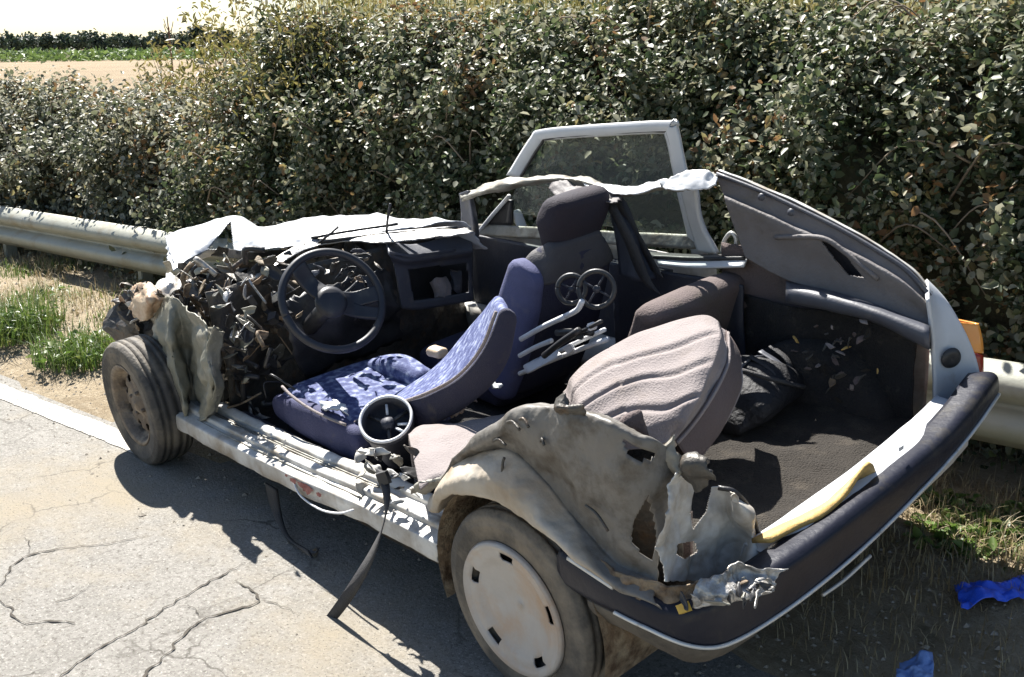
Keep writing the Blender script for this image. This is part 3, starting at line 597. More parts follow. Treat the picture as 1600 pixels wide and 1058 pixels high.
# --- loading lip and bumper, following the curved rear
PLAN = [(-.19, .800), (-.35, .812), (-.48, .800), (-.575, .745), (-.625, .62), (-.655, .35), (-.665, 0), (-.655, -.35), (-.63, -.60), (-.585, -.735), (-.50, -.79), (-.36, -.80)]
TT = [(870, 862), (960, 922), (1040, 958), (1110, 948), (1220, 893), (1300, 832), (1430, 728), (1510, 658), (1552, 592), (1560, 585)]
TS = [(860, 905), (930, 940), (1000, 975), (1075, 1009), (1110, 1015), (1140, 1008), (1180, 985), (1300, 902), (1400, 806), (1500, 700), (1545, 636), (1556, 615)]
def zfit(x, y, tr, dflt):
    tx = [a[0] for a in tr]; ty = [a[1] for a in tr]; pv = None
    for z in np.linspace(.15, .95, 161):
        a, b = lpix((x, y, z)); s = b-np.interp(a, tx, ty)
        if pv is not None and pv > 0 >= s: return z
        pv = s
    return dflt
pl = cr1([list(q) for q in PLAN], 60)
zt = np.array([zfit(x, y, TT, .5) for x, y in pl]); zs = np.array([zfit(x, y, TS, .4) for x, y in pl])
ker = np.ones(7)/7
def sm(a): return np.convolve(np.pad(a, 3, 'edge'), ker, 'valid')
zt, zs = sm(np.clip(zt, .40, .66)), sm(np.clip(zs, .30, .56)); zt = np.maximum(zt, zs+.07)
nrm2 = np.stack([-np.gradient(pl[:, 1]), np.gradient(pl[:, 0])], 1); nrm2 = -nrm2/np.linalg.norm(nrm2, axis=1, keepdims=True)
if nrm2[30, 0] > 0: nrm2 = -nrm2
def brow(inn, zz): return [V3(x-n_[0]*inn, y-n_[1]*inn, z) for (x, y), n_, z in zip(pl, nrm2, zz)]
bump = sheet('rear_bumper', [brow(.085, zt-.010), brow(.03, zt), brow(.008, zt-.008), brow(0, zt-.03), brow(.0, zs+.012), brow(.006, zs-.004), brow(.02, zs-.02), brow(.06, zs-.035), brow(.14, zs-.04)], navyp, car, 40, 120, (.0025, 5), .004)
tube('trim_strip', [V3(x+n_[0]*.004, y+n_[1]*.004, z) for (x, y), n_, z in list(zip(pl, nrm2, zs))[7:56:2]], .0055, chrome, bump, 6)
tube('trim_strip', [V3(*P(888, 872, y=.806)), V3(*P(920, 893, y=.812)), V3(*P(958, 918, y=.812))], .007, chrome, bump, 6)
LI = [(y, x) for y, x in ((.45, -.572), (.3, -.60), (0, -.615), (-.3, -.60), (-.52, -.565), (-.66, -.50))]
def lipz(y, dx): 
    x = np.interp(-y, [-a[0] for a in LI], [a[1] for a in LI]); return zfit(x, y, [(1190, 882), (1300, 806), (1430, 704), (1505, 628), (1530, 590)], .52)
lz = [lipz(y, 0) for y, x in LI]
sheet('loading_lip', [[V3(x+.10, y, z-.10) for (y, x), z in zip(LI, lz)], [V3(x+.075, y, z+.004) for (y, x), z in zip(LI, lz)], [V3(x+.06, y, z+.012) for (y, x), z in zip(LI, lz)], [V3(x, y, z+.006) for (y, x), z in zip(LI, lz)], [V3(x-.03, y, z-.012) for (y, x), z in zip(LI, lz)], [V3(x-.034, y, z-.12) for (y, x), z in zip(LI, lz)]], whitec, car, 24, 40, (.0025, 6), .003)
ribbon('hatch_seal_strip', [P(1190, 845, z=.535), P(1235, 822, z=.535), P(1270, 806, z=.54), P(1305, 780, z=.55), P(1330, 752, z=.57), P(1350, 735, z=.58), P(1362, 742, z=.55)], [V3(-.022, -.01, .004)]*3+[V3(-.02, -.012, .012), V3(-.012, -.02, .02), V3(-.008, -.014, .02), V3(-.004, -.006, .012)], ylw, car, 50, .012)
undm = mat('dusty_dark_underside', (.075, .066, .052), .8, c2=(.13, .11, .085), var=7, dirt=(.04, .035, .03), dsc=9, damt=.4, bump=.3, bsc=30)
def brow2(inn, dz): return [V3(x-n_[0]*i_, y-n_[1]*i_, z+d_) for (x, y), n_, z, i_, d_ in zip(pl[3:38], nrm2[3:38], zs[3:38], inn*np.linspace(1, 1.4, 35), dz*np.clip(np.linspace(1.5, .2, 35), .2, 1))]
sheet('bumper_underside', [brow2(.012, -.018), brow2(.02, -.05), brow2(.05, -.09), brow2(.12, -.11)], undm, bump, 14, 50, (.005, 9), .004)
box('label_plate', P(1408, 700, x=-.625), (.004, .02, .012), whitec, car, (0, 0, 0), 0)
# silver tape and crushed lamp bits on the bumper corner
sheet('silver_foil', [[P(1082, 948, z=.52), P(1120, 945, z=.53), P(1160, 938, z=.53), P(1205, 925, z=.52)], [P(1085, 925, z=.56), P(1125, 915, z=.57), P(1165, 905, z=.56), P(1215, 900, z=.54)], [P(1095, 905, z=.58), P(1130, 898, z=.59), P(1170, 893, z=.58), P(1222, 888, z=.55)]], alu, car, 24, 40, (.014, 26), .003, (), 1.2, fold=2)
for i in range(26):
    px, py = random.uniform(1066, 1205), random.uniform(905, 946); q = P(px, py, z=.555)
    shard(px, py, q.y, random.uniform(.012, .03), random.choice((alu, greyp, alu, rusty, blackp, blackp, greymet)), 'lamp_fragment')
box('bulb_holder', P(1066, 946, z=.53), (.026, .024, .02), yplast, car, (.3, .5, .2), 0, .012, 4)
# --- left rear quarter: dusty skin, rolled arch, torn top
QC = [[(680, 800), (674, 782), (688, 752), (703, 735)], [(690, 778), (689, 748), (713, 716), (738, 686)], [(715, 766), (732, 717), (763, 686), (795, 646)], [(760, 776), (790, 708), (815, 676), (845, 636)],
      [(810, 803), (845, 753), (865, 705), (897, 647)], [(860, 838), (885, 803), (915, 745), (947, 666)], [(905, 875), (925, 848), (955, 790), (987, 690)], [(960, 912), (966, 888), (990, 838), (1028, 706)], [(1040, 952), (1024, 915), (1030, 868), (1062, 738)]]
QY = [[.80, .765, .775, .765]]*2+[[.825, .765, .785, .77]]*4+[[.82, .775, .775, .75], [.805, .775, .755, .70], [.775, .755, .725, .64]]
HB = [(998, 798), (1012, 776), (1022, 812), (1026, 850), (1018, 876), (1004, 868), (986, 842), (990, 815)]
HT = [(972, 684), (1000, 700), (1028, 708), (1014, 722), (982, 712)]
def qrow(k, dy=0, dz=0): return [P(*c_[k], y=yy[k])+V3(0, dy, dz) for c_, yy in zip(QC, QY)]
flat = qrow(0); bel = [a.lerp(b, .45)+V3(0, .022, 0) for a, b in zip(qrow(0), qrow(1))]; cre = [a.lerp(b, .12)+V3(0, -.012, 0) for a, b in zip(qrow(1), qrow(2))]
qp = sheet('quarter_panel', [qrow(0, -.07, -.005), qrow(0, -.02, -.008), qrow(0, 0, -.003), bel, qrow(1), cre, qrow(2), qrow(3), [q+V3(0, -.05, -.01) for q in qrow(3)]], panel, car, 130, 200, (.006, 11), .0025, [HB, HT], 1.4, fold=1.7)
at = qp.data.attributes.new('arch', 'FLOAT', 'POINT'); vals = []                # sunlit arch cream, shaded skin grey: light put into the colour, plus some scraping
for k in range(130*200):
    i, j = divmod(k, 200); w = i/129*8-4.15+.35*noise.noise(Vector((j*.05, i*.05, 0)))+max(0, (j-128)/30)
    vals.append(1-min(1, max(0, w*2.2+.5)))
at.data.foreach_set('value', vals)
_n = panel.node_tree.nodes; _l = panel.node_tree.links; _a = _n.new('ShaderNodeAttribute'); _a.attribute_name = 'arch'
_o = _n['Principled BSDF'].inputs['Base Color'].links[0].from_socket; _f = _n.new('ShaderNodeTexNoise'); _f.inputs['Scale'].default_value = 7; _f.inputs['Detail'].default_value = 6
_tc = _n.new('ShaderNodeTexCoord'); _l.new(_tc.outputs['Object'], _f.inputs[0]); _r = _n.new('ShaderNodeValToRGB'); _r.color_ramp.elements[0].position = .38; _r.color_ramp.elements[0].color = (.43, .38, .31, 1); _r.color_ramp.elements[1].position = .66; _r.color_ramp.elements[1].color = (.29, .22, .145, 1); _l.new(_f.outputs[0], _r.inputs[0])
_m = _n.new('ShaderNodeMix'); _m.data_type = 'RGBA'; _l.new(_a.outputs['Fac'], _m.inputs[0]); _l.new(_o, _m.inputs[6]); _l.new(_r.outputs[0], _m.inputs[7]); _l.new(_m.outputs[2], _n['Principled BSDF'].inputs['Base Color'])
TL = [[(1036, 908), (1030, 860), (1034, 800), (1058, 738)], [(1082, 908), (1086, 850), (1090, 800), (1098, 765)], [(1134, 902), (1142, 858), (1140, 808), (1126, 764)], [(1172, 892), (1178, 852), (1168, 812), (1146, 776)], [(1188, 886), (1187, 850), (1177, 808), (1150, 772)]]
TX = [-.50, -.455, -.46, -.53, -.50]
tp = sheet('tail_corner', [[P(*q, x=xx) for q in c_] for c_, xx in zip(TL, TX)], white, car, 120, 120, (.009, 13), .0025, [[(1058, 850), (1085, 845), (1090, 862), (1070, 874), (1056, 866)], [(1086, 760), (1112, 762), (1104, 800), (1082, 828), (1078, 800)]], 1.4, fold=2.0)
tube('edge_fold', [P(1188, 886, x=-.505), P(1187, 850, x=-.505), P(1177, 806, x=-.505), P(1150, 770, x=-.505), P(1122, 762, x=-.47)], .007, blackp, tp, 6)
tube('rubber_ring', [P(1086+24*math.cos(a), 734+20*math.sin(a), x=-.42) for a in np.linspace(0, 5.6, 12)], .008, blackp, car, 8)
for (pts, m_) in (([(858, 652), (882, 612), (890, 640), (914, 632), (912, 660)], darkmet), ([(1040, 700), (1052, 680), (1058, 712), (1066, 742), (1044, 730)], greymet), ([(978, 656), (1000, 644), (1016, 680), (1000, 694), (984, 684)], velourd), ([(1060, 735), (1078, 708), (1104, 716), (1116, 752), (1090, 770)], darkmet), ([(700, 735), (650, 760), (640, 772), (690, 765), (712, 748)], greymet)):
    q = [P(*a, y=.765 if pts[0][0] in (858, 700) else .66) for a in pts]; c0 = sum(q, Vector())/5
    sheet('torn_flap', [[q[0], q[1], q[2]], [q[4].lerp(q[0], .5), c0+V3(.02, .03, .01), q[2].lerp(q[3], .6)], [q[4], q[4].lerp(q[3], .5), q[3]]], m_, car, 14, 14, (.012, 22), .003, (), 1.0, fold=1)
for a_, b_ in (((792, 660), (812, 672)), ((770, 690), (790, 696)), ((788, 715), (784, 745)), ((845, 690), (850, 696)), ((915, 790), (950, 830)), ((812, 655), (826, 668))):
    p0, p1 = P(*a_, y=.79), P(*b_, y=.80); tube('scratch_tear', [p0, p0.lerp(p1, .5)+V3(0, 0, .012), p1], .004, darkmet, qp, 5, 8)
sheet('lower_edge', [[P(905, 878, y=.80), P(950, 908, y=.80), P(1000, 935, y=.79), P(1048, 955, y=.765), P(1100, 942, x=-.55)], [P(915, 862, y=.80), P(960, 890, y=.79), P(1005, 905, y=.775), P(1050, 915, y=.74), P(1105, 905, x=-.53)]], rusty, car, 16, 44, (.012, 24), .005, (), 1.2, fold=1.5)
# wheel house behind the wheel
V = []; F = []
for i in range(25):
    a = R(-20+220*i/24)
    for y in (.80, .66, .52): V.append((.335*math.cos(a), y, .30+.335*math.sin(a)))
for i in range(24):
    for j in range(2): F.append((i*3+j, i*3+j+1, i*3+j+4, i*3+j+3))
mk('wheel_house', V, F, rusty, car, True)
sheet('inner_wheel_house', [[V3(x, .53, z) for x in (.30, 0, -.4)] for z in (.22, .45, .60)], velourd, car, 8, 10, (.01, 7), .01)
sheet('dark_hole_backing', [[V3(x, y, z) for x, y in ((-.18, .62), (-.30, .61), (-.40, .57))] for z in (.36, .52, .66)], darkmet, car, 14, 18, (.012, 9), .006, (), .8)  # dark sheet added behind the torn holes to make them read black
# --- wheels
def wheel(c, kind, tilt=0):
    t = empty('wheel', c); t.parent = car; t.rotation_euler = (R(tilt), 0, 0)
    r_o, r_i, w = .283, .178, .085
    prof = [(r_i, -w*.85), (.20, -w), (.245, -w*1.04), (.270, -w*.95), (.279, -w*.78)]
    for k, y in enumerate((-.052, -.022, .022, .052)):
        prof += [(r_o, y-.006), (r_o-.008, y-.005), (r_o-.008, y+.005), (r_o, y+.006)]
    prof += [(.279, w*.78), (.270, w*.95), (.262, w*1.0), (.258, w*.985), (.245, w*1.04), (.238, w*1.04), (.236, w*1.02), (.215, w*1.03), (.212, w*1.0), (.20, w), (r_i, w*.85), (r_i-.015, w*.6)]
    ty = lathe('tyre', prof, rubberd if kind == 'cap' else rubber, t, 72)
    for k in range(72):                                          # shoulder blocks
        pass
    if kind == 'cap':
        V = []; F = []; n = 120; rr = [0, .03, .06, .09, .115, .130, .145, .158, .170, .182, .190, .196]; hh = [.048, .050, .054, .060, .066, .068, .078, .084, .082, .086, .094, .082]
        for i in range(n):
            for j, r_ in enumerate(rr):
                a = 2*math.pi*i/n; V.append((r_*math.cos(a), hh[j]+.004, r_*math.sin(a)))
        for i in range(n):
            for j in range(len(rr)-1):
                a = (360*(i+.5)/n+18) % 72
                if .144 < rr[j] < .165 and abs(a-36) < 9.5: continue
                F.append((i*12+j, i*12+j+1, ((i+1) % n)*12+j+1, ((i+1) % n)*12+j))
        hc = mk('hubcap', V, F, hubm, t, True); s = hc.modifiers.new('thickness', 'SOLIDIFY'); s.thickness = .004
        lathe('rim', [(.185, .07), (.17, .04), (.10, .03), (0, .03)], blackp, t, 40)
    else:
        V = []; F = []; n = 96; rr = [0, .03, .045, .07, .10, .125, .150, .163, .172, .186]; hh = [.050, .052, .040, .032, .036, .034, .02, .045, .07, .076]
        for i in range(n):
            for j, r_ in enumerate(rr):
                a = 2*math.pi*i/n; V.append((r_*math.cos(a), hh[j], r_*math.sin(a)))
        for i in range(n):
            for j in range(len(rr)-1):
                a = (360*(i+.5)/n) % 45
                if .10 <= rr[j] < .145 and abs(a-22) < 9: continue
                F.append((i*10+j, i*10+j+1, ((i+1) % n)*10+j+1, ((i+1) % n)*10+j))
        hc = mk('rim', V, F, steel, t, True); s = hc.modifiers.new('thickness', 'SOLIDIFY'); s.thickness = .005
        lathe('brake_drum', [(.16, -.02), (.12, -.01), (0, -.01)], blackp, t, 30)
        for k in range(4): a = k*1.571+.4; lathe('wheel_nut', [(0, .055), (.009, .053), (.010, .035)], steel, t, 8, 'Y', (.055*math.cos(a), 0, .055*math.sin(a)))
    return t
wheel((0, .722, .288), 'cap', 0)
wheel((2.42, .79, .296), 'rim', 0)
wheel((0, -.69, .288), 'rim', 0).rotation_euler = (0, 0, math.pi)
wheel((2.35, -.60, .288), 'rim', 0).rotation_euler = (0, 0, math.pi)
# --- left sill
SX = [(2.26, .27, .0), (2.15, .22, .01), (1.7, .225, 0), (1.2, .245, 0), (.8, .265, 0), (.35, .285, 0)]
SR_ = [(.74, -.02), (.776, -.004), (.784, .006), (.785, .030), (.784, .056), (.776, .064), (.738, .068), (.733, .070), (.730, .084), (.715, .086), (.700, .086), (.696, .074), (.662, .074), (.657, .090), (.62, .092), (.60, .0)]
sill = sheet('left_sill', [[V3(x, yy+.004*math.sin(x*6), zb+zz+k) for x, zb, k in SX] for yy, zz in SR_], white, car, 100, 120, (.0035, 9), .0025, (), .5, fold=1.2)
for yy, zz in ((.672, .078), (.684, .078), (.75, .070)): tube('tread_rib', [V3(x, yy, zb+zz) for x, zb, k in SX[1:5]], .0035, greymet, sill, 6, 30)
sheet('kick_plate', [[V3(x, .64, .30+.0*x) for x in (1.9, 1.5, 1.1, .8)], [V3(x, .585, .30) for x in (1.9, 1.5, 1.1, .8)], [V3(x, .575, .22) for x in (1.9, 1.5, 1.1, .8)]], darktrim, car, 10, 30, (.006, 6), .004)
S0 = [P(455, 742, z=.352), P(480, 752, z=.352), P(505, 766, z=.352), P(498, 772, z=.345), P(470, 762, z=.345), P(456, 752, z=.35)]
for k, (px, py, ra) in enumerate(((462, 749, .022), (484, 762, .034), (474, 755, .02), (503, 771, .016), (452, 741, .010))):
    q = P(px, py, y=.785); ring = [q+V3(math.cos(a)*ra*(1+1.1*noise.noise(V3(math.cos(a)*2, math.sin(a)*2, k))), .002+.016*abs(0), math.sin(a)*ra*.35*(1+1.1*noise.noise(V3(math.cos(a)*2, math.sin(a)*2, k+9)))) for a in np.linspace(0, 6.0, 16)]
    o = mk('stain', [q+V3(0, .012, .0)]+[r_+V3(0, .010-.5*(r_.z-q.z), 0) for r_ in ring], [(0, i+1, (i+1) % 16+1) for i in range(16)], stainm, sill)
tube('loose_cable', [P(458, 752, y=.79), P(470, 775, y=.80), P(500, 796, y=.81), P(530, 802, y=.81), P(552, 797, y=.80)], .004, tubew, car, 6)
# --- front-left: inner wing sheet, crushed nose
sheet('inner_wing', [[P(232, 482, y=.62), P(258, 462, y=.68), P(290, 478, y=.66), P(322, 505, y=.70), P(348, 515, y=.60)], [P(240, 520, y=.66), P(262, 520, y=.74), P(292, 530, y=.66), P(325, 545, y=.74), P(346, 555, y=.62)], [P(252, 570, y=.68), P(272, 575, y=.76), P(300, 580, y=.66), P(330, 590, y=.76), P(345, 595, y=.64)], [P(272, 620, y=.70), P(285, 625, y=.77), P(305, 628, y=.68), P(328, 630, y=.75), P(342, 630, y=.65)], [P(285, 662, y=.72), P(292, 665, y=.76), P(306, 664, y=.70), P(322, 655, y=.74), P(335, 648, y=.66)]], olive, car, 60, 60, (.016, 12), .004, (), 1.0, fold=1.2)
sheet('wing_flange', [[P(333, 510, y=.72), P(352, 520, y=.66)], [P(322, 560, y=.76), P(344, 565, y=.70)], [P(336, 600, y=.76), P(348, 605, y=.70)], [P(322, 640, y=.76), P(340, 645, y=.70)]], olive, car, 40, 10, (.010, 14), .004, (), .8)
sheet('front_wing', [[P(262, 425, y=.55), P(250, 442, y=.62), P(232, 470, y=.68), P(228, 500, y=.66)], [P(300, 432, y=.50), P(285, 448, y=.60), P(262, 462, y=.66), P(240, 495, y=.68)]], white, car, 20, 26, (.02, 14), .004, (), 1.0, fold=1)
sheet('headlamp_shell', [[P(205, 448, y=.62), P(225, 442, y=.66), P(255, 455, y=.66)], [P(203, 470, y=.68), P(228, 470, y=.74), P(252, 475, y=.68)], [P(208, 495, y=.66), P(228, 500, y=.70), P(246, 492, y=.66)]], cream, car, 22, 22, (.014, 16), .005, (), .8, fold=1)
# engine lump as background of the nose
for c_, s_, rz in (((2.50, .10, .52), (.5, .5, .34), .2), ((2.30, .42, .46), (.36, .22, .36), -.1), ((2.66, .45, .50), (.3, .26, .26), .3), ((2.28, -.25, .62), (.45, .5, .28), .1)):
    box('engine_block', c_, s_, darkmet, car, (.1, .15, rz), 0, .09, 7)
DM = [darkmet]*5+[greymet]*3+[alu]*3+[blackp]*4+[rusty]*3+[olive]*2+[cream]
for i in range(190):                                            # crushed nose: sheet pieces lie where the picture shows them, on the engine and the bulkhead
    px, py = random.uniform(258, 445), random.uniform(405, 600)
    if py > 520 and px < 345: px = random.uniform(345, 440)
    y = .62-.30*(px-258)/187+random.uniform(-.12, .06); shard(px, py, y, random.uniform(.018, .058), random.choice(DM))
box('crushed_nose', P(214, 492, y=.60), (.16, .14, .20), darkmet, car, (.2, .3, .4), 0, .08, 7)
for i in range(44):
    px, py = random.gauss(218, 17), random.gauss(478, 19)
    shard(px, py, random.uniform(.60, .69), random.uniform(.02, .042), random.choice(DM+[cream, rusty, rusty]))
for i in range(70):
    px, py = random.uniform(275, 440), random.uniform(410, 640); y = .58-.28*(px-275)/170
    if py > 500 and px < 345: px = 350+random.random()*80
    q = P(px, py, y=y); L_ = random.uniform(.06, .16); d1 = V3(random.gauss(0, 1), random.gauss(0, .6), random.gauss(0, 1)).normalized()*L_
    tube('hose', [q, q+d1*.4+V3(0, .03, random.uniform(-.05, .05)), q+d1+V3(0, 0, -.03)], random.choice((.003, .005, .008, .012)), random.choice((blackp, blackp, blackp, darkmet, darkmet, alu, rusty, rusty, orangep if i % 5 == 0 else darkmet)), car, 6, 12)
for i in range(60):
    px, py = random.uniform(345, 440), random.uniform(460, 660); q = P(px, py, y=random.uniform(.25, .48)); s = random.uniform(.02, .06)
    box('bracket', q, (s, s*random.uniform(.3, 1), s*random.uniform(.2, .8)), random.choice((darkmet, blackp, blackp, rusty, orangep if i < 3 else darkmet)), car, (random.random()*3, random.random()*3, random.random()*3), .003, .01, 2)
for i in range(60):
    px, py = random.uniform(318, 392), random.uniform(455, 600)
    if px < 345 and py > 500: px += 40
    shard(px, py, random.uniform(.55, .61), random.uniform(.015, .045), random.choice((darkmet, darkmet, greymet, rusty, blackp, olive, alu)))
tube('wiring_loom', [P(352, 560, y=.5), P(362, 585, y=.52), P(372, 600, y=.5), P(380, 625, y=.46)], .007, yplast, car, 6)
box('pedal_box', P(400, 640, y=.35), (.16, .24, .10), blackp, car, (.2, .1, .3), .01, .02, 3)
# --- bonnet
BN = [[(275, 419, .80), (330, 390, .82), (395, 393, .84), (450, 385, .85), (500, 375, .86), (610, 361, .87)], [(263, 388, .84), (345, 364, .88), (398, 370, .88), (470, 363, .88), (550, 352, .885), (660, 354, .885)], [(262, 368, .85), (365, 338, .90), (402, 353, .865), (480, 344, .87), (560, 335, .88), (722, 348, .885)]]
rows = [[P(a, b, z=c_) for a, b, c_ in r_] for r_ in BN]; rows.append([q+V3(.02, -.14, -.16) for q in rows[-1]])
bon = sheet('bonnet', rows, whitec, car, 110, 200, (.011, 7), .004, [[(361, 345), (324, 389), (366, 392)]], .6, fold=1.0)
sheet('bonnet_flap', [[P(262, 372, z=.85), P(262, 400, z=.82), P(272, 424, z=.79)], [P(310, 362, z=.865), P(305, 385, z=.83), P(300, 405, z=.80)], [P(360, 340, z=.89), P(340, 372, z=.85), P(324, 390, z=.82)]], whitec, bon, 20, 24, (.006, 10), .004, (), .8)
sheet('bonnet_frame', [[P(330, 400, z=.76), P(400, 405, z=.78), P(470, 392, z=.80), P(520, 380, z=.82)], [P(340, 385, z=.79), P(400, 395, z=.82), P(470, 385, z=.84), P(520, 374, z=.85)]], blackp, bon, 12, 30, (.012, 10), .004, (), .8)
tube('wiper_arm', [P(604, 362, z=.89), P(606, 340, z=.97), P(610, 318, z=1.03)], .006, blackp, car, 6)
tube('wiper_blade', [P(486, 372, z=.89), P(540, 362, z=.90), P(622, 350, z=.905)], .007, blackp, car, 6)
tube('wiper_arm', [P(498, 380, z=.88), P(515, 366, z=.92), P(528, 355, z=.93)], .006, blackp, car, 6)
tube('scuttle_seal', [P(500, 378, z=.875), P(600, 366, z=.88), P(715, 356, z=.89)], .010, blackp, car, 6)
# --- dashboard and steering
dt = sheet('dash_top', [[P(400, 436, z=.82), P(440, 410, z=.85), P(490, 386, z=.86), P(545, 378, z=.865), P(605, 380, z=.87), P(668, 372, z=.885), P(736, 366, z=.89)], [P(402, 424, z=.84), P(438, 398, z=.87), P(486, 376, z=.88), P(545, 369, z=.88), P(606, 366, z=.885), P(668, 360, z=.895), P(732, 358, z=.90)]], alu, car, 14, 60, (.006, 10), .006, (), .8)  # pale metal colour stands in for sunlight on the dash top
DX = 1.72
DF = [[(604, 378), (640, 384), (690, 374), (736, 368)], [(608, 398), (640, 404), (690, 398), (738, 390)], [(614, 410), (640, 415), (690, 408), (738, 402)], [(620, 436), (645, 440), (690, 434), (738, 426)], [(628, 482), (650, 484), (692, 478), (740, 470)]]
sheet('dashboard', [[P(a, b, x=DX+dx) for a, b in r_] for r_, dx in zip(DF, (0.06, -.03, .02, .03, .04))], greyp, car, 40, 50, (.003, 7), .01, [[(636, 420), (730, 410), (732, 458), (646, 468)]])
sheet('dash_bin', [[P(630, 412, x=DX+.2), P(735, 404, x=DX+.2)], [P(640, 474, x=DX+.2), P(736, 466, x=DX+.2)], [P(646, 470, x=DX+.04), P(734, 460, x=DX+.04)]], blackp, car, 12, 14, (.006, 9), .005)
sheet('dash_trim', [[P(608, 393, x=DX-.04), P(650, 397, x=DX-.045), P(712, 388, x=DX-.04)], [P(610, 397, x=DX-.04), P(650, 402, x=DX-.045), P(712, 392, x=DX-.04)]], greyp, car, 5, 20, (.001, 9), .006)
box('bin_lump', P(688, 452, x=DX+.08), (.06, .07, .09), velour, car, (.3, .4, .2), 0, .03, 4)
box('bin_lump', P(712, 440, x=DX+.1), (.05, .06, .10), greyp, car, (.6, .1, .2), 0, .03, 4)
sheet('dash_lower', [[P(440, 470, x=1.78), P(530, 440, x=1.75), P(610, 420, x=1.76)], [P(450, 520, x=1.74), P(540, 500, x=1.72), P(622, 480, x=1.74)], [P(470, 590, x=1.84), P(550, 560, x=1.84), P(628, 530, x=1.84)]], blackp, car, 20, 26, (.03, 7), .006, (), 1, fold=1)
for i in range(46):
    px, py = random.uniform(440, 590), random.uniform(392, 500); q_ = P(px, py, x=random.uniform(1.62, 1.76))
    shard(px, py, q_.y, random.uniform(.015, .045), random.choice((blackp, blackp, greyp, darkmet, alu, blackp, rusty, whitec if i % 3 == 0 else darkmet)), 'dash_fragment')
swc = (P(437, 460, x=1.46)+P(597, 478, x=1.46))*.5
swm = mat('dark_wheel_plastic', (.011, .012, .017), .5, c2=(.020, .021, .027), var=9, dirt=(.05, .048, .045), dsc=10, damt=.3)
nn = V3(-.83, .12, .50).normalized(); e1 = V3(0, 1, 0); e1 = (e1-nn*e1.dot(nn)).normalized(); e2 = nn.cross(e1)
if e2.z < 0: e2 = -e2
SR = .196
sw = tube('steering_wheel', [swc+e1*SR*math.cos(a)+e2*SR*math.sin(a) for a in np.linspace(0, 2*math.pi, 33)], .0155, swm, car, 12, 97)
def spoke(a0, a1, w0, w1, nm='spoke'):
    r1 = SR*.97; A = [swc+(e1*math.cos(a0+w)+e2*math.sin(a0+w))*r1 for w in (-w0, 0, w0)]; c_ = [swc-nn*.02+(e1*math.cos(a0+w)+e2*math.sin(a0+w))*.05 for w in (-w1, 0, w1)]
    m_ = [(p_+q_)*.5-nn*.018 for p_, q_ in zip(A, c_)]; m_ = [swc-nn*.012+(q-swc)*.92 for q in m_]; sheet(nm, [A, m_, c_], swm, sw, 12, 10, (.001, 8), .016)
for a0, w_ in ((R(66), .20), (R(190), .17), (R(216), .12)): spoke(a0, 0, w_, .75)
lathe('hub_pad', [(0, .012), (.045, .010), (.062, 0), (.062, -.02)], swm, sw, 28, 'Y', swc-nn*.014, Vector((0, 1, 0)).rotation_difference(nn).to_matrix())
tube('steering_column', [swc-nn*.02, swc-nn*.34], .035, blackp, sw, 12)
tube('column_stalk', [swc-nn*.07, swc-nn*.06-e1*.10+e2*.03, swc-nn*.05-e1*.15+e2*.05], .006, blackp, sw, 6)
# --- seats
def up_frame(p0, p1): d_ = (Vector(p1)-Vector(p0)).normalized(); n_ = V3(d_.z, 0, -d_.x) ; return n_
ds = empty('driver_seat'); ds.parent = car
loft('cushion', [(V3(1.70, .31, .34), V3(0, .21, 0), V3(.02, 0, .06)), (V3(1.60, .31, .38), V3(0, .235, 0), V3(.012, 0, .075)), (V3(1.4, .31, .375), V3(0, .24, 0), V3(0, 0, .07)), (V3(1.15, .31, .35), V3(0, .24, 0), V3(0, 0, .07))], seatm, ds, ex=.4, crum=(.014, 7))
loft('cushion_side', [(V3(1.69, .535, .36), V3(0, .025, 0), V3(.0, 0, .05)), (V3(1.5, .55, .375), V3(0, .035, 0), V3(0, 0, .07)), (V3(1.25, .555, .37), V3(0, .035, 0), V3(0, 0, .075)), (V3(1.1, .55, .36), V3(0, .035, 0), V3(0, 0, .07))], navy, ds, ex=.7)
loft('seat_base', [(V3(1.66, .33, .26), V3(0, .20, 0), V3(0, 0, .05)), (V3(1.1, .33, .26), V3(0, .20, 0), V3(0, 0, .05))], darktrim, ds, ex=.3)
LFT = [P(a, b, y=yy) for a, b, yy in ((545, 668, .50), (600, 640, .49), (665, 618, .47), (718, 590, .45), (757, 545, .42), (780, 488, .38))]
RGT = [P(a, b, y=yy) for a, b, yy in ((600, 618, .20), (640, 596, .20), (680, 566, .19), (712, 528, .18), (742, 492, .17), (770, 463, .20))]
bk = []; bsd = []
for i in range(6):
    a, b = LFT[i], RGT[i]; ca = (LFT[min(i+1, 5)]+RGT[min(i+1, 5)])-(LFT[max(i-1, 0)]+RGT[max(i-1, 0)]); n_ = ca.cross(a-b).normalized()
    n_ = n_ if n_.z > 0 else -n_
    th = (.045, .045, .04, .035, .03, .02)[i]; bk.append(((a+b)*.5-n_*th, (a-b)*.5, n_*th)); bsd.append((a-n_*(th+.012)+V3(0, .004, 0), (a-b).normalized()*.022, n_*(th+.012)))
loft('backrest', bk, seatm, ds, ex=.55, crum=(.010, 8))
loft('backrest_side', bsd, navyd, ds, ex=.75)
tube('piping', [q+V3(0, .012, .006) for q in LFT], .006, velour, ds, 6)
loft('side_bolster', [(P(592, 572, y=.16), V3(0, .05, 0), V3(.02, 0, .035)), (P(625, 575, y=.14), V3(0, .06, 0), V3(.01, 0, .05)), (P(662, 592, y=.14), V3(0, .05, 0), V3(.0, 0, .04))], seatm, ds, ex=.8)
loft('torn_foam', [(P(690, 552, y=.10), V3(0, .03, 0), V3(0, 0, .022)), (P(676, 548, y=.10), V3(0, .03, 0), V3(0, 0, .022))], cream, ds, ex=.8)
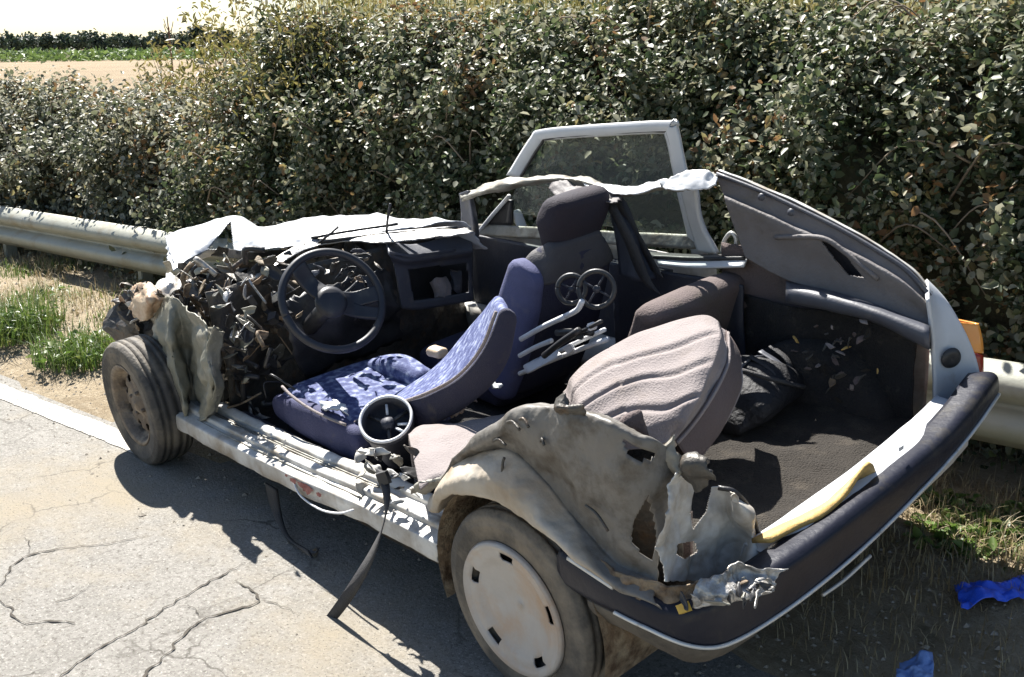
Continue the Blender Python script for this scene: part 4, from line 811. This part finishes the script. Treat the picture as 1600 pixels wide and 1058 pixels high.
sheet('torn_foam', [[P(500, 632, z=.46), P(520, 626, z=.465), P(540, 634, z=.465)], [P(508, 642, z=.46), P(525, 640, z=.462), P(545, 648, z=.46)]], whitec, ds, 12, 14, (.014, 24), .008, (), 1)
tube('piping', [P(441, 604, y=.575), P(455, 618, y=.585), P(480, 636, y=.588), P(510, 652, y=.585), P(540, 664, y=.58)], .006, velour, ds, 6)
# passenger seat
ps = empty('passenger_seat'); ps.parent = car
def pback(ws, yo, th, off=0): 
    q0, q1 = V3(1.10, yo, .36), V3(.86, yo, .90); t = (q1-q0).normalized(); n_ = V3(t.z, 0, -t.x)
    return [(q0.lerp(q1, s)+n_*off, V3(0, w, 0), n_*h) for s, w, h in zip((0, .3, .65, .9, 1.0), ws, th)]
coverm = mat('dark_grey_cover', (.065, .062, .066), .8, c2=(.045, .042, .046), var=7, dirt=(.12, .11, .10), dsc=8, damt=.3, bump=.2, bsc=120)
loft('backrest', pback([.20, .22, .22, .20, .17], -.34, [.075, .085, .085, .075, .06]), navyd, ps, ex=.5, crum=(.010, 7))
loft('backrest_side', pback([.035, .045, .045, .04, .025], -.135, [.085, .10, .10, .085, .06], .01)[:4], navyl, ps, ex=.8)
loft('shoulder_cover', pback([.20, .225, .225, .21, .18], -.34, [.08, .09, .092, .085, .065])[3:]+[(V3(.845, -.34, .93), V3(0, .15, 0), V3(.04, 0, .01))], coverm, ps, ex=.5, crum=(.012, 9))
loft('cushion', [(V3(1.62, -.34, .34), V3(0, .22, 0), V3(0, 0, .08)), (V3(1.15, -.34, .32), V3(0, .22, 0), V3(0, 0, .08))], navyd, ps, ex=.4)
hr = loft('headrest', [(V3(.875, -.36, .945), V3(0, .13, 0), V3(.055, 0, .01)), (V3(.865, -.37, 1.02), V3(0, .155, 0), V3(.065, 0, .01)), (V3(.85, -.38, 1.085), V3(0, .145, 0), V3(.06, 0, .01))], maroon, ps, ex=.55, crum=(.01, 9))
# rear seats
rs = empty('rear_seat'); rs.parent = car
ce = [P(638, 676, z=.54), P(660, 662, z=.555), P(720, 656, z=.555), P(790, 644, z=.55), P(850, 632, z=.55)]; cb = V3(-.16, .10, 0)
sheet('cushion', [[q+cb*2.2+V3(0, 0, .0) for q in ce], [q+cb*1.2+V3(0, 0, .018) for q in ce], [q+cb*.35+V3(0, 0, .012) for q in ce], [q+V3(.005, -.004, -.02) for q in ce], [q-cb*.1+V3(0, 0, -.09) for q in ce], [q-cb*.02+V3(0, 0, -.24) for q in ce]], velour, rs, 30, 40, (.008, 7), .006)
a0, a1 = P(1000, 486, x=.42), P(1180, 438, x=.32)
loft('right_backrest', [(V3(.52, -.46, .44), V3(0, .25, 0), V3(.075, 0, .0)), (V3(.44, -.46, .62), V3(0, .26, 0), V3(.08, 0, .01)), (V3(.38, -.46, .76), V3(0, .27, 0), V3(.07, 0, .01))], velourd, rs, ex=.5, crum=(.010, 6))
# the left half leans, its cushioned face turned up; the stitched grooves are pressed into it
RB = [[(868, 602, .60), (914, 551, .69), (987, 512, .76), (1049, 492, .80), (1100, 481, .82), (1136, 502, .80)], [(880, 640, .60), (930, 595, .68), (1000, 555, .745), (1055, 535, .78), (1105, 525, .80), (1138, 545, .775)],
      [(890, 680, .56), (945, 645, .63), (1005, 610, .69), (1050, 600, .715), (1085, 600, .725), (1108, 618, .695)], [(905, 720, .50), (960, 700, .56), (1005, 690, .60), (1035, 680, .62), (1055, 675, .625), (1064, 688, .60)]]
g = catgrid([[P(a, b, z=c_) for a, b, c_ in r_] for r_ in RB], 90, 90); du = np.gradient(g, axis=0); dv = np.gradient(g, axis=1); N = np.cross(du, dv); N /= np.linalg.norm(N, axis=2, keepdims=True)
if N[45, 45, 2] < 0: N = -N
for i in range(90):
    for j in range(90):
        t_, s_ = i/89, j/89; d_ = 0
        for t0, sa, sb_ in ((.28, .0, .95), (.50, .0, .98), (.73, .0, .98)):
            c_ = t0+.10*math.sin((s_-.25)*5)*(1 if s_ > .3 else .35); d_ -= .013*math.exp(-((t_-c_)/.022)**2)*(1-sstep(.80, .97, s_))
            d_ += .007*math.cos((t_-c_)/.22*math.pi)*(1-abs(t_-c_)/.22 if abs(t_-c_) < .22 else 0)
        ed = min(t_, 1-t_, s_, 1-s_); d_ -= .035*(1-sstep(0, .10, ed)); q = Vector(g[i, j]); d_ += .005*noise.noise(q*9)
        g[i, j] += N[i, j]*d_
lb = mk('left_backrest', g.reshape(-1, 3), [(i*90+j, (i+1)*90+j, (i+1)*90+j+1, i*90+j+1) for i in range(89) for j in range(89)], velour, rs, True); sol = lb.modifiers.new('thickness', 'SOLIDIFY'); sol.thickness = .004
ec = [Vector(g[i, 89]) for i in (0, 15, 30, 45, 60, 75, 89)]; nv = Vector(N[45, 60]); ov = Vector(dv[45, 85]).normalized()
sheet('side_band', [ec, [q-nv*.05+ov*.022 for q in ec], [q-nv*.11+ov*.010 for q in ec], [q-nv*.16-ov*.1 for q in ec]], velourd, rs, 14, 40, (.003, 9), .004)
tube('piping', [q+ov*.006-nv*.006 for q in ec], .006, velour, rs, 6)
tube('piping', [q-nv*.10+ov*.016 for q in ec], .006, velour, rs, 6)
# --- right door
door = empty('door'); door.parent = car
FO = [(796, 274), (832, 217), (851, 204), (950, 196), (1048, 191), (1058, 197), (1072, 260), (1085, 310), (1108, 396)]; FI = [(814, 276), (845, 226), (860, 216), (950, 209), (1034, 205), (1044, 211), (1056, 262), (1066, 312), (1086, 396)]
YD = -.80
def strip(name, o_, i_, m_, par, y0, th=.035):
    return sheet(name, [[P(*a, y=y0) for a in o_], [P(*mid(a, b, .5), y=y0+.008) for a, b in zip(o_, i_)], [P(*b, y=y0) for b in i_]], m_, par, 7, 70, (.0015, 6), th)
# straight pieces keep their corners
wf = strip('window_frame', FO, FI, whitec, door, YD)
GL = [(814, 276), (845, 226), (862, 215), (950, 208), (1036, 204), (1046, 212), (1058, 266)]
gp = [P(*q, y=YD-.01) for q in GL]; base = [P(*q, y=YD-.01) for q in ((790, 330), (1078, 372))]
poly = gp+[base[1], base[0]]
o = mk('pane', poly+[q+V3(0, -.005, 0) for q in poly], [tuple(range(9)), tuple(range(17, 8, -1))]+[(i, (i+1) % 9, (i+1) % 9+9, i+9) for i in range(9)], glass, door)
tube('window_rubber', [P(*q, y=YD+.014) for q in FI[:8]], .007, blackp, door, 6, 60)
sheet('belt_rail', [[P(742, 350, y=YD), P(850, 356, y=YD), P(960, 362, y=YD), P(1098, 368, y=YD)], [P(742, 368, y=YD+.02), P(850, 374, y=YD+.02), P(960, 382, y=YD+.02), P(1100, 390, y=YD+.02)]], greymet, door, 6, 30, (.002, 5), .03)
sheet('door_card', [[V3(x, YD+.05, z) for x in (1.98, 1.6, 1.2, .72)] for z in (.30, .5, .66, .735)], darktrim, door, 16, 26, (.006, 5), .02)
sheet('door_skin', [[V3(x, YD-.05-.03*math.sin((z-.2)*4), z) for x in (2.0, 1.6, 1.2, .60)] for z in (.26, .4, .6, .76)], white, door, 14, 20, (.006, 4), .004)
sheet('mirror_panel', [[P(748, 360, y=YD), P(770, 352, y=YD), P(800, 352, y=YD)], [P(772, 330, y=YD), P(782, 328, y=YD), P(800, 330, y=YD)], [P(792, 312, y=YD), P(796, 312, y=YD), P(800, 313, y=YD)]], blackp, door, 8, 8, (.001, 5), .02)
loft('door_mirror', [(P(812, 345, y=YD-.06), V3(.02, 0, .05), V3(0, .03, 0)), (P(812, 345, y=YD-.16), V3(.02, 0, .05), V3(0, .03, 0))], whitec, door, ex=.5)
tube('quarter_bar', [P(744, 368, y=YD+.02), P(768, 338, y=YD+.02), P(796, 306, y=YD+.02)], .010, whitec, door, 8)
# --- cantrail, A pillar, headliner remains
CT_ = [(718, 303), (745, 296), (765, 288), (800, 280), (870, 274), (920, 277), (950, 289), (985, 296), (1030, 284), (1060, 274), (1098, 265), (1122, 276)]; CB = [(722, 316), (750, 306), (775, 301), (820, 291), (880, 284), (905, 290), (930, 304), (958, 306), (995, 305), (1035, 296), (1060, 299), (1092, 294), (1120, 288)][:12]
sheet('cantrail', [[P(*a, y=-.66) for a in CT_], [P(*mid(a, b, .5), y=-.60) for a, b in zip(CT_, CB)], [P(*b, y=-.63) for b in CB]], greymet, car, 16, 90, (.008, 12), .005, (), 1, fold=1)
sheet('roof_remnant', [[P(905, 281, y=-.63), P(950, 288, y=-.62), P(990, 291, y=-.62), P(1036, 281, y=-.62)], [P(915, 290, y=-.59), P(950, 300, y=-.57), P(990, 304, y=-.57), P(1034, 292, y=-.58)]], whitec, car, 14, 34, (.008, 16), .004, (), 1)
sheet('roof_remnant', [[P(1030, 283, y=-.60), P(1062, 272, y=-.60), P(1098, 263, y=-.60), P(1121, 276, y=-.60)], [P(1040, 296, y=-.56), P(1066, 298, y=-.55), P(1094, 296, y=-.55), P(1118, 287, y=-.57)]], whitec, car, 16, 30, (.012, 14), .005, (), .8, fold=1)
sheet('headliner', [[P(855, 284, y=-.60), P(890, 286, y=-.60), P(930, 300, y=-.60), P(975, 306, y=-.60)], [P(862, 300, y=-.54), P(895, 300, y=-.52), P(925, 316, y=-.52), P(968, 312, y=-.54)], [P(880, 305, y=-.50), P(905, 303, y=-.48), P(950, 318, y=-.48), P(962, 318, y=-.50)]], trimm, car, 24, 34, (.016, 14), .004, (), 1, fold=1)
sheet('windscreen_pillar', [[P(718, 302, y=-.66), P(722, 335, y=-.67), P(720, 372, y=-.69)], [P(730, 298, y=-.62), P(736, 335, y=-.63), P(738, 372, y=-.65)], [P(738, 300, y=-.66), P(744, 335, y=-.67), P(748, 368, y=-.69)]], greyp, car, 16, 24, (.006, 10), .006)
sheet('centre_pillar', [[P(1066, 296, y=-.74), P(1078, 345, y=-.75), P(1092, 392, y=-.76)], [P(1088, 294, y=-.72), P(1096, 345, y=-.73), P(1122, 396, y=-.74)]], whitec, car, 8, 24, (.004, 8), .02)
sheet('window_ledge', [[P(1012, 396, y=-.72), P(1085, 400, y=-.72), P(1160, 400, y=-.72)], [P(1016, 402, y=-.66), P(1085, 405, y=-.66), P(1164, 404, y=-.66)]], blackp, car, 6, 20, (.001, 5), .014)
sheet('window_sill', [[P(1026, 404, y=-.67), P(1090, 407, y=-.67), P(1168, 405, y=-.67)], [P(1030, 414, y=-.64), P(1090, 419, y=-.64), P(1162, 417, y=-.64)]], whitec, car, 6, 20, (.002, 5), .008)
sheet('side_trim', [[V3(x, -.645, z) for x in (.95, .7, .5, .3)] for z in (.28, .5, .70, .765)], darktrim, car, 16, 20, (.010, 6), .01)
tube('window_catch', [P(1128, 396, y=-.70), P(1132, 376, y=-.70), P(1142, 364, y=-.70), P(1150, 372, y=-.70), P(1150, 384, y=-.70)], .008, chrome, car, 8)
ribbon('passenger_belt', [P(942, 298, y=-.56), P(960, 330, y=-.52), P(985, 380, y=-.50), P(1005, 430, y=-.50), P(1022, 455, y=-.5)], [V3(.035, 0, .012)]*5, beltm, car, 30, .003)
ribbon('passenger_belt', [P(962, 312, y=-.58), P(985, 350, y=-.58), P(1010, 395, y=-.58), P(1028, 430, y=-.58)], [V3(.028, 0, .012)]*4, beltm, car, 30, .003)
sheet('pillar_cover', [[P(940, 300, y=-.60), P(968, 306, y=-.62), P(985, 330, y=-.63)], [P(960, 360, y=-.54), P(985, 365, y=-.56), P(1000, 372, y=-.60)], [P(968, 430, y=-.5), P(998, 440, y=-.52), P(1026, 436, y=-.58)]], darktrim, car, 20, 12, (.01, 9), .008)
# --- belt reel housing on the torn left sill, loose belt
ax = V3(-.38, .42, .80).normalized(); rc = P(603, 655, y=.58); rot = Vector((0, 0, 1)).rotation_difference(ax).to_matrix()
rh = lathe('belt_reel_housing', [(.070, -.22), (.082, -.13), (.086, -.03), (.094, -.02), (.094, 0), (.082, 0), (.078, -.03), (.074, -.07), (0, -.075)], darktrim, car, 40, 'Z', rc, rot)
tube('rim_ring', [rc+rot @ V3(.088*math.cos(a), .088*math.sin(a), .002) for a in np.linspace(0, 2*math.pi, 25)], .0055, tubew, rh, 8, 60)
for a in (.3, 2.5, 4.5): tube('web_arm', [rc+rot @ V3(0, 0, -.03), rc+rot @ V3(.08*math.cos(a), .08*math.sin(a), -.03)], .007, blackp, rh, 8)
for a in (3.3, 3.75, 5.6): tube('spring_leaf', [rc+rot @ V3(.035*math.cos(a), .035*math.sin(a), -.03), rc+rot @ V3(.072*math.cos(a), .072*math.sin(a), -.022)], .005, tubew, rh, 6)
lathe('web_hub', [(0, -.012), (.022, -.014), (.024, -.04)], darktrim, rh, 20, 'Z', rc, rot)
for i in range(22):
    px, py = random.uniform(562, 650), random.uniform(705, 785); shard(px, py, .72, random.uniform(.02, .05), random.choice((whitec, greymet, greymet, blackp, darkmet, white)), 'pillar_stub')
sb = ribbon('seat_belt', [P(596, 735, y=.76), P(603, 770, y=.80), P(600, 815, y=.84), P(584, 860, y=.88), P(560, 905, y=.92), P(530, 950, y=.96), P(496, 992, y=1.0)], [V3(.028, .005, 0), V3(.020, .0, .01), V3(.010, -.01, .004), V3(.024, -.012, .0), V3(.020, .0, .006), V3(.022, .008, .0), V3(.020, .004, 0)], beltm, car, 60, .003)
q = P(484, 998, y=1.01); box('belt_anchor', q, (.05, .03, .012), darkmet, sb, (.2, .1, .5), .003, .004, 2)
box('belt_buckle', P(600, 748, y=.78), (.035, .02, .04), blackp, sb, (.2, .3, .5), .006, .006, 2)
# dark cloth hanging from the sill
ribbon('loose_trim', [P(424, 760, y=.74), P(432, 800, y=.76), P(450, 840, y=.80), P(485, 866, y=.84)], [V3(.04, .0, .0), V3(.035, .0, .01), V3(.03, .0, .0), V3(.03, -.01, 0)], beltm, car, 30, .01)
for i in range(7): shard(random.uniform(440, 510), random.uniform(855, 880), .80, .03, random.choice((darkmet, blackp)), 'trim_fragment')
tube('tow_wire', [P(1285, 930, x=-.55), P(1320, 905, x=-.56), P(1360, 868, x=-.58)], .006, chrome, car, 6)
# ================================================================== THINGS IN THE CAR
def wpt(px, py, **k): return CR @ P(px, py, **k)+CT
def wl(v): return CR @ Vector(v)+CT
b0 = wpt(880, 540, y=-.05); t = empty('folded_frame', b0)
tag(t, 'folded frame of pale tubes with two dark wheels wedged behind the blue front seats', 'pushchair')
def tb(a, b, r_, m_=tubew, ya=-.05, yb=-.05): return tube('tube', [wpt(*a, y=ya)-b0, (wpt(*a, y=ya)+wpt(*b, y=yb))*.5-b0+Vector((0, 0, .004)), wpt(*b, y=yb)-b0], r_, m_, t, 10, 8)
tb((814, 530), (884, 494), .010); tube('handle', [wpt(884, 494, y=-.05)-b0, wpt(902, 484, y=-.05)-b0, wpt(910, 470, y=-.05)-b0], .010, tubew, t, 10)
tb((812, 556), (862, 532), .009); tb((812, 584), (950, 530), .009); tb((830, 572), (945, 515), .008, tubew, -.08, -.08); tb((860, 548), (940, 502), .007, blackp, -.02, -.02); tb((870, 520), (925, 520), .012, blackp); tb((850, 556), (905, 516), .012, blackp, 0, 0)
sheet('seat_panel', [[wpt(818, 572, y=-.06)-b0, wpt(868, 545, y=-.06)-b0], [wpt(824, 584, y=-.02)-b0, wpt(880, 556, y=-.02)-b0]], tubew, t, 8, 10, (.004, 12), .006)
for px, py, r_ in ((893, 452, .055), (932, 452, .068)):
    c_ = wpt(px, py, y=-.10)-b0; rt = Vector((0, 1, 0)).rotation_difference(Vector((-.55, .8, .2)).normalized()).to_matrix()
    wo = tube('wheel', [c_+rt @ Vector((math.cos(a)*r_*.9, 0, math.sin(a)*r_*.9)) for a in np.linspace(0, 2*math.pi, 25)], .009, blackp, t, 8, 60)
    lathe('hub', [(0, .010), (r_*.18, .008), (r_*.2, -.01)], darktrim, wo, 14, 'Y', c_, rt)
    for k in range(4): a = k*1.571+.4; tube('spoke', [c_, c_+rt @ Vector((math.cos(a)*r_*.9, 0, math.sin(a)*r_*.9))], .004, darktrim, wo, 5)
for i, (px, py) in enumerate(((905, 525), (925, 510), (890, 545))): box('joint', wpt(px, py, y=-.03)-b0, (.03, .025, .025), tubew if i else blackp, t, (.3, .4*i, .6), .004)
# black bag in the boot
bl = [((.12, -.62, .42), (.02, .05, 0), (0, 0, .03)), ((.14, -.56, .47), (.13, .03, 0), (0, 0, .06)), ((.13, -.45, .50), (.17, .02, 0), (0, 0, .085)), ((.11, -.32, .48), (.16, -.02, 0), (0, 0, .07)), ((.10, -.24, .44), (.10, 0, 0), (0, 0, .035))]
b1 = wl((.12, -.42, .41)); bt = empty('black_bag', b1); tag(bt, 'black cloth bag lying on the brown carpet of the boot', 'bag')
RR = lambda v: CR @ Vector(v)
loft('body', [(wl(c_)-b1, RR(a_), RR(d_)) for c_, a_, d_ in bl], bagm, bt, ex=.75, crum=(.014, 8), k=40)
tube('strap', [wl((.22, -.30, .545))-b1, wl((.10, -.30, .60))-b1, wl((-.02, -.36, .57))-b1, wl((-.05, -.50, .50))-b1], .008, beltm, bt, 6)
tube('zip', [wl((.10, -.60, .50))-b1, wl((.12, -.50, .575))-b1, wl((.11, -.38, .585))-b1, wl((.10, -.28, .53))-b1], .005, greyp, bt, 6)
for i in range(3): ribbon('webbing', [wl((-.04+i*.02, -.40-.06*i, .47))-b1, wl((.0+i*.02, -.42-.06*i, .56))-b1, wl((.12, -.43-.06*i, .60))-b1], [RR((.0, .012, 0))]*3, greyp if i == 1 else beltm, bt, 16, .003)
# small litter on the floor behind the driver's seat
for i, (px, py, s, m_, nm, lb_) in enumerate(((697, 632, .05, cream, 'crumpled_paper', 'crumpled pale paper lying on the car floor beside the blue seat'), (765, 596, .035, whitec, 'white_scrap', 'thin white scrap wedged below the reclined blue seatback'), (735, 622, .022, velour, 'foam_crumb', 'small pale foam crumb on the dark car floor'))):
    c_ = wpt(px, py, z=.50); ctrl = [[c_+Vector(((a-1)*s*1.4, (b-1)*s*.6, random.uniform(-.3, .5)*s)) for b in range(3)] for a in range(3)]
    tag(sheet(nm, ctrl, m_, None, 14, 14, (.012, 30), .004, (), 1, fold=2), lb_, 'litter')
print('objects', len(bpy.data.objects))
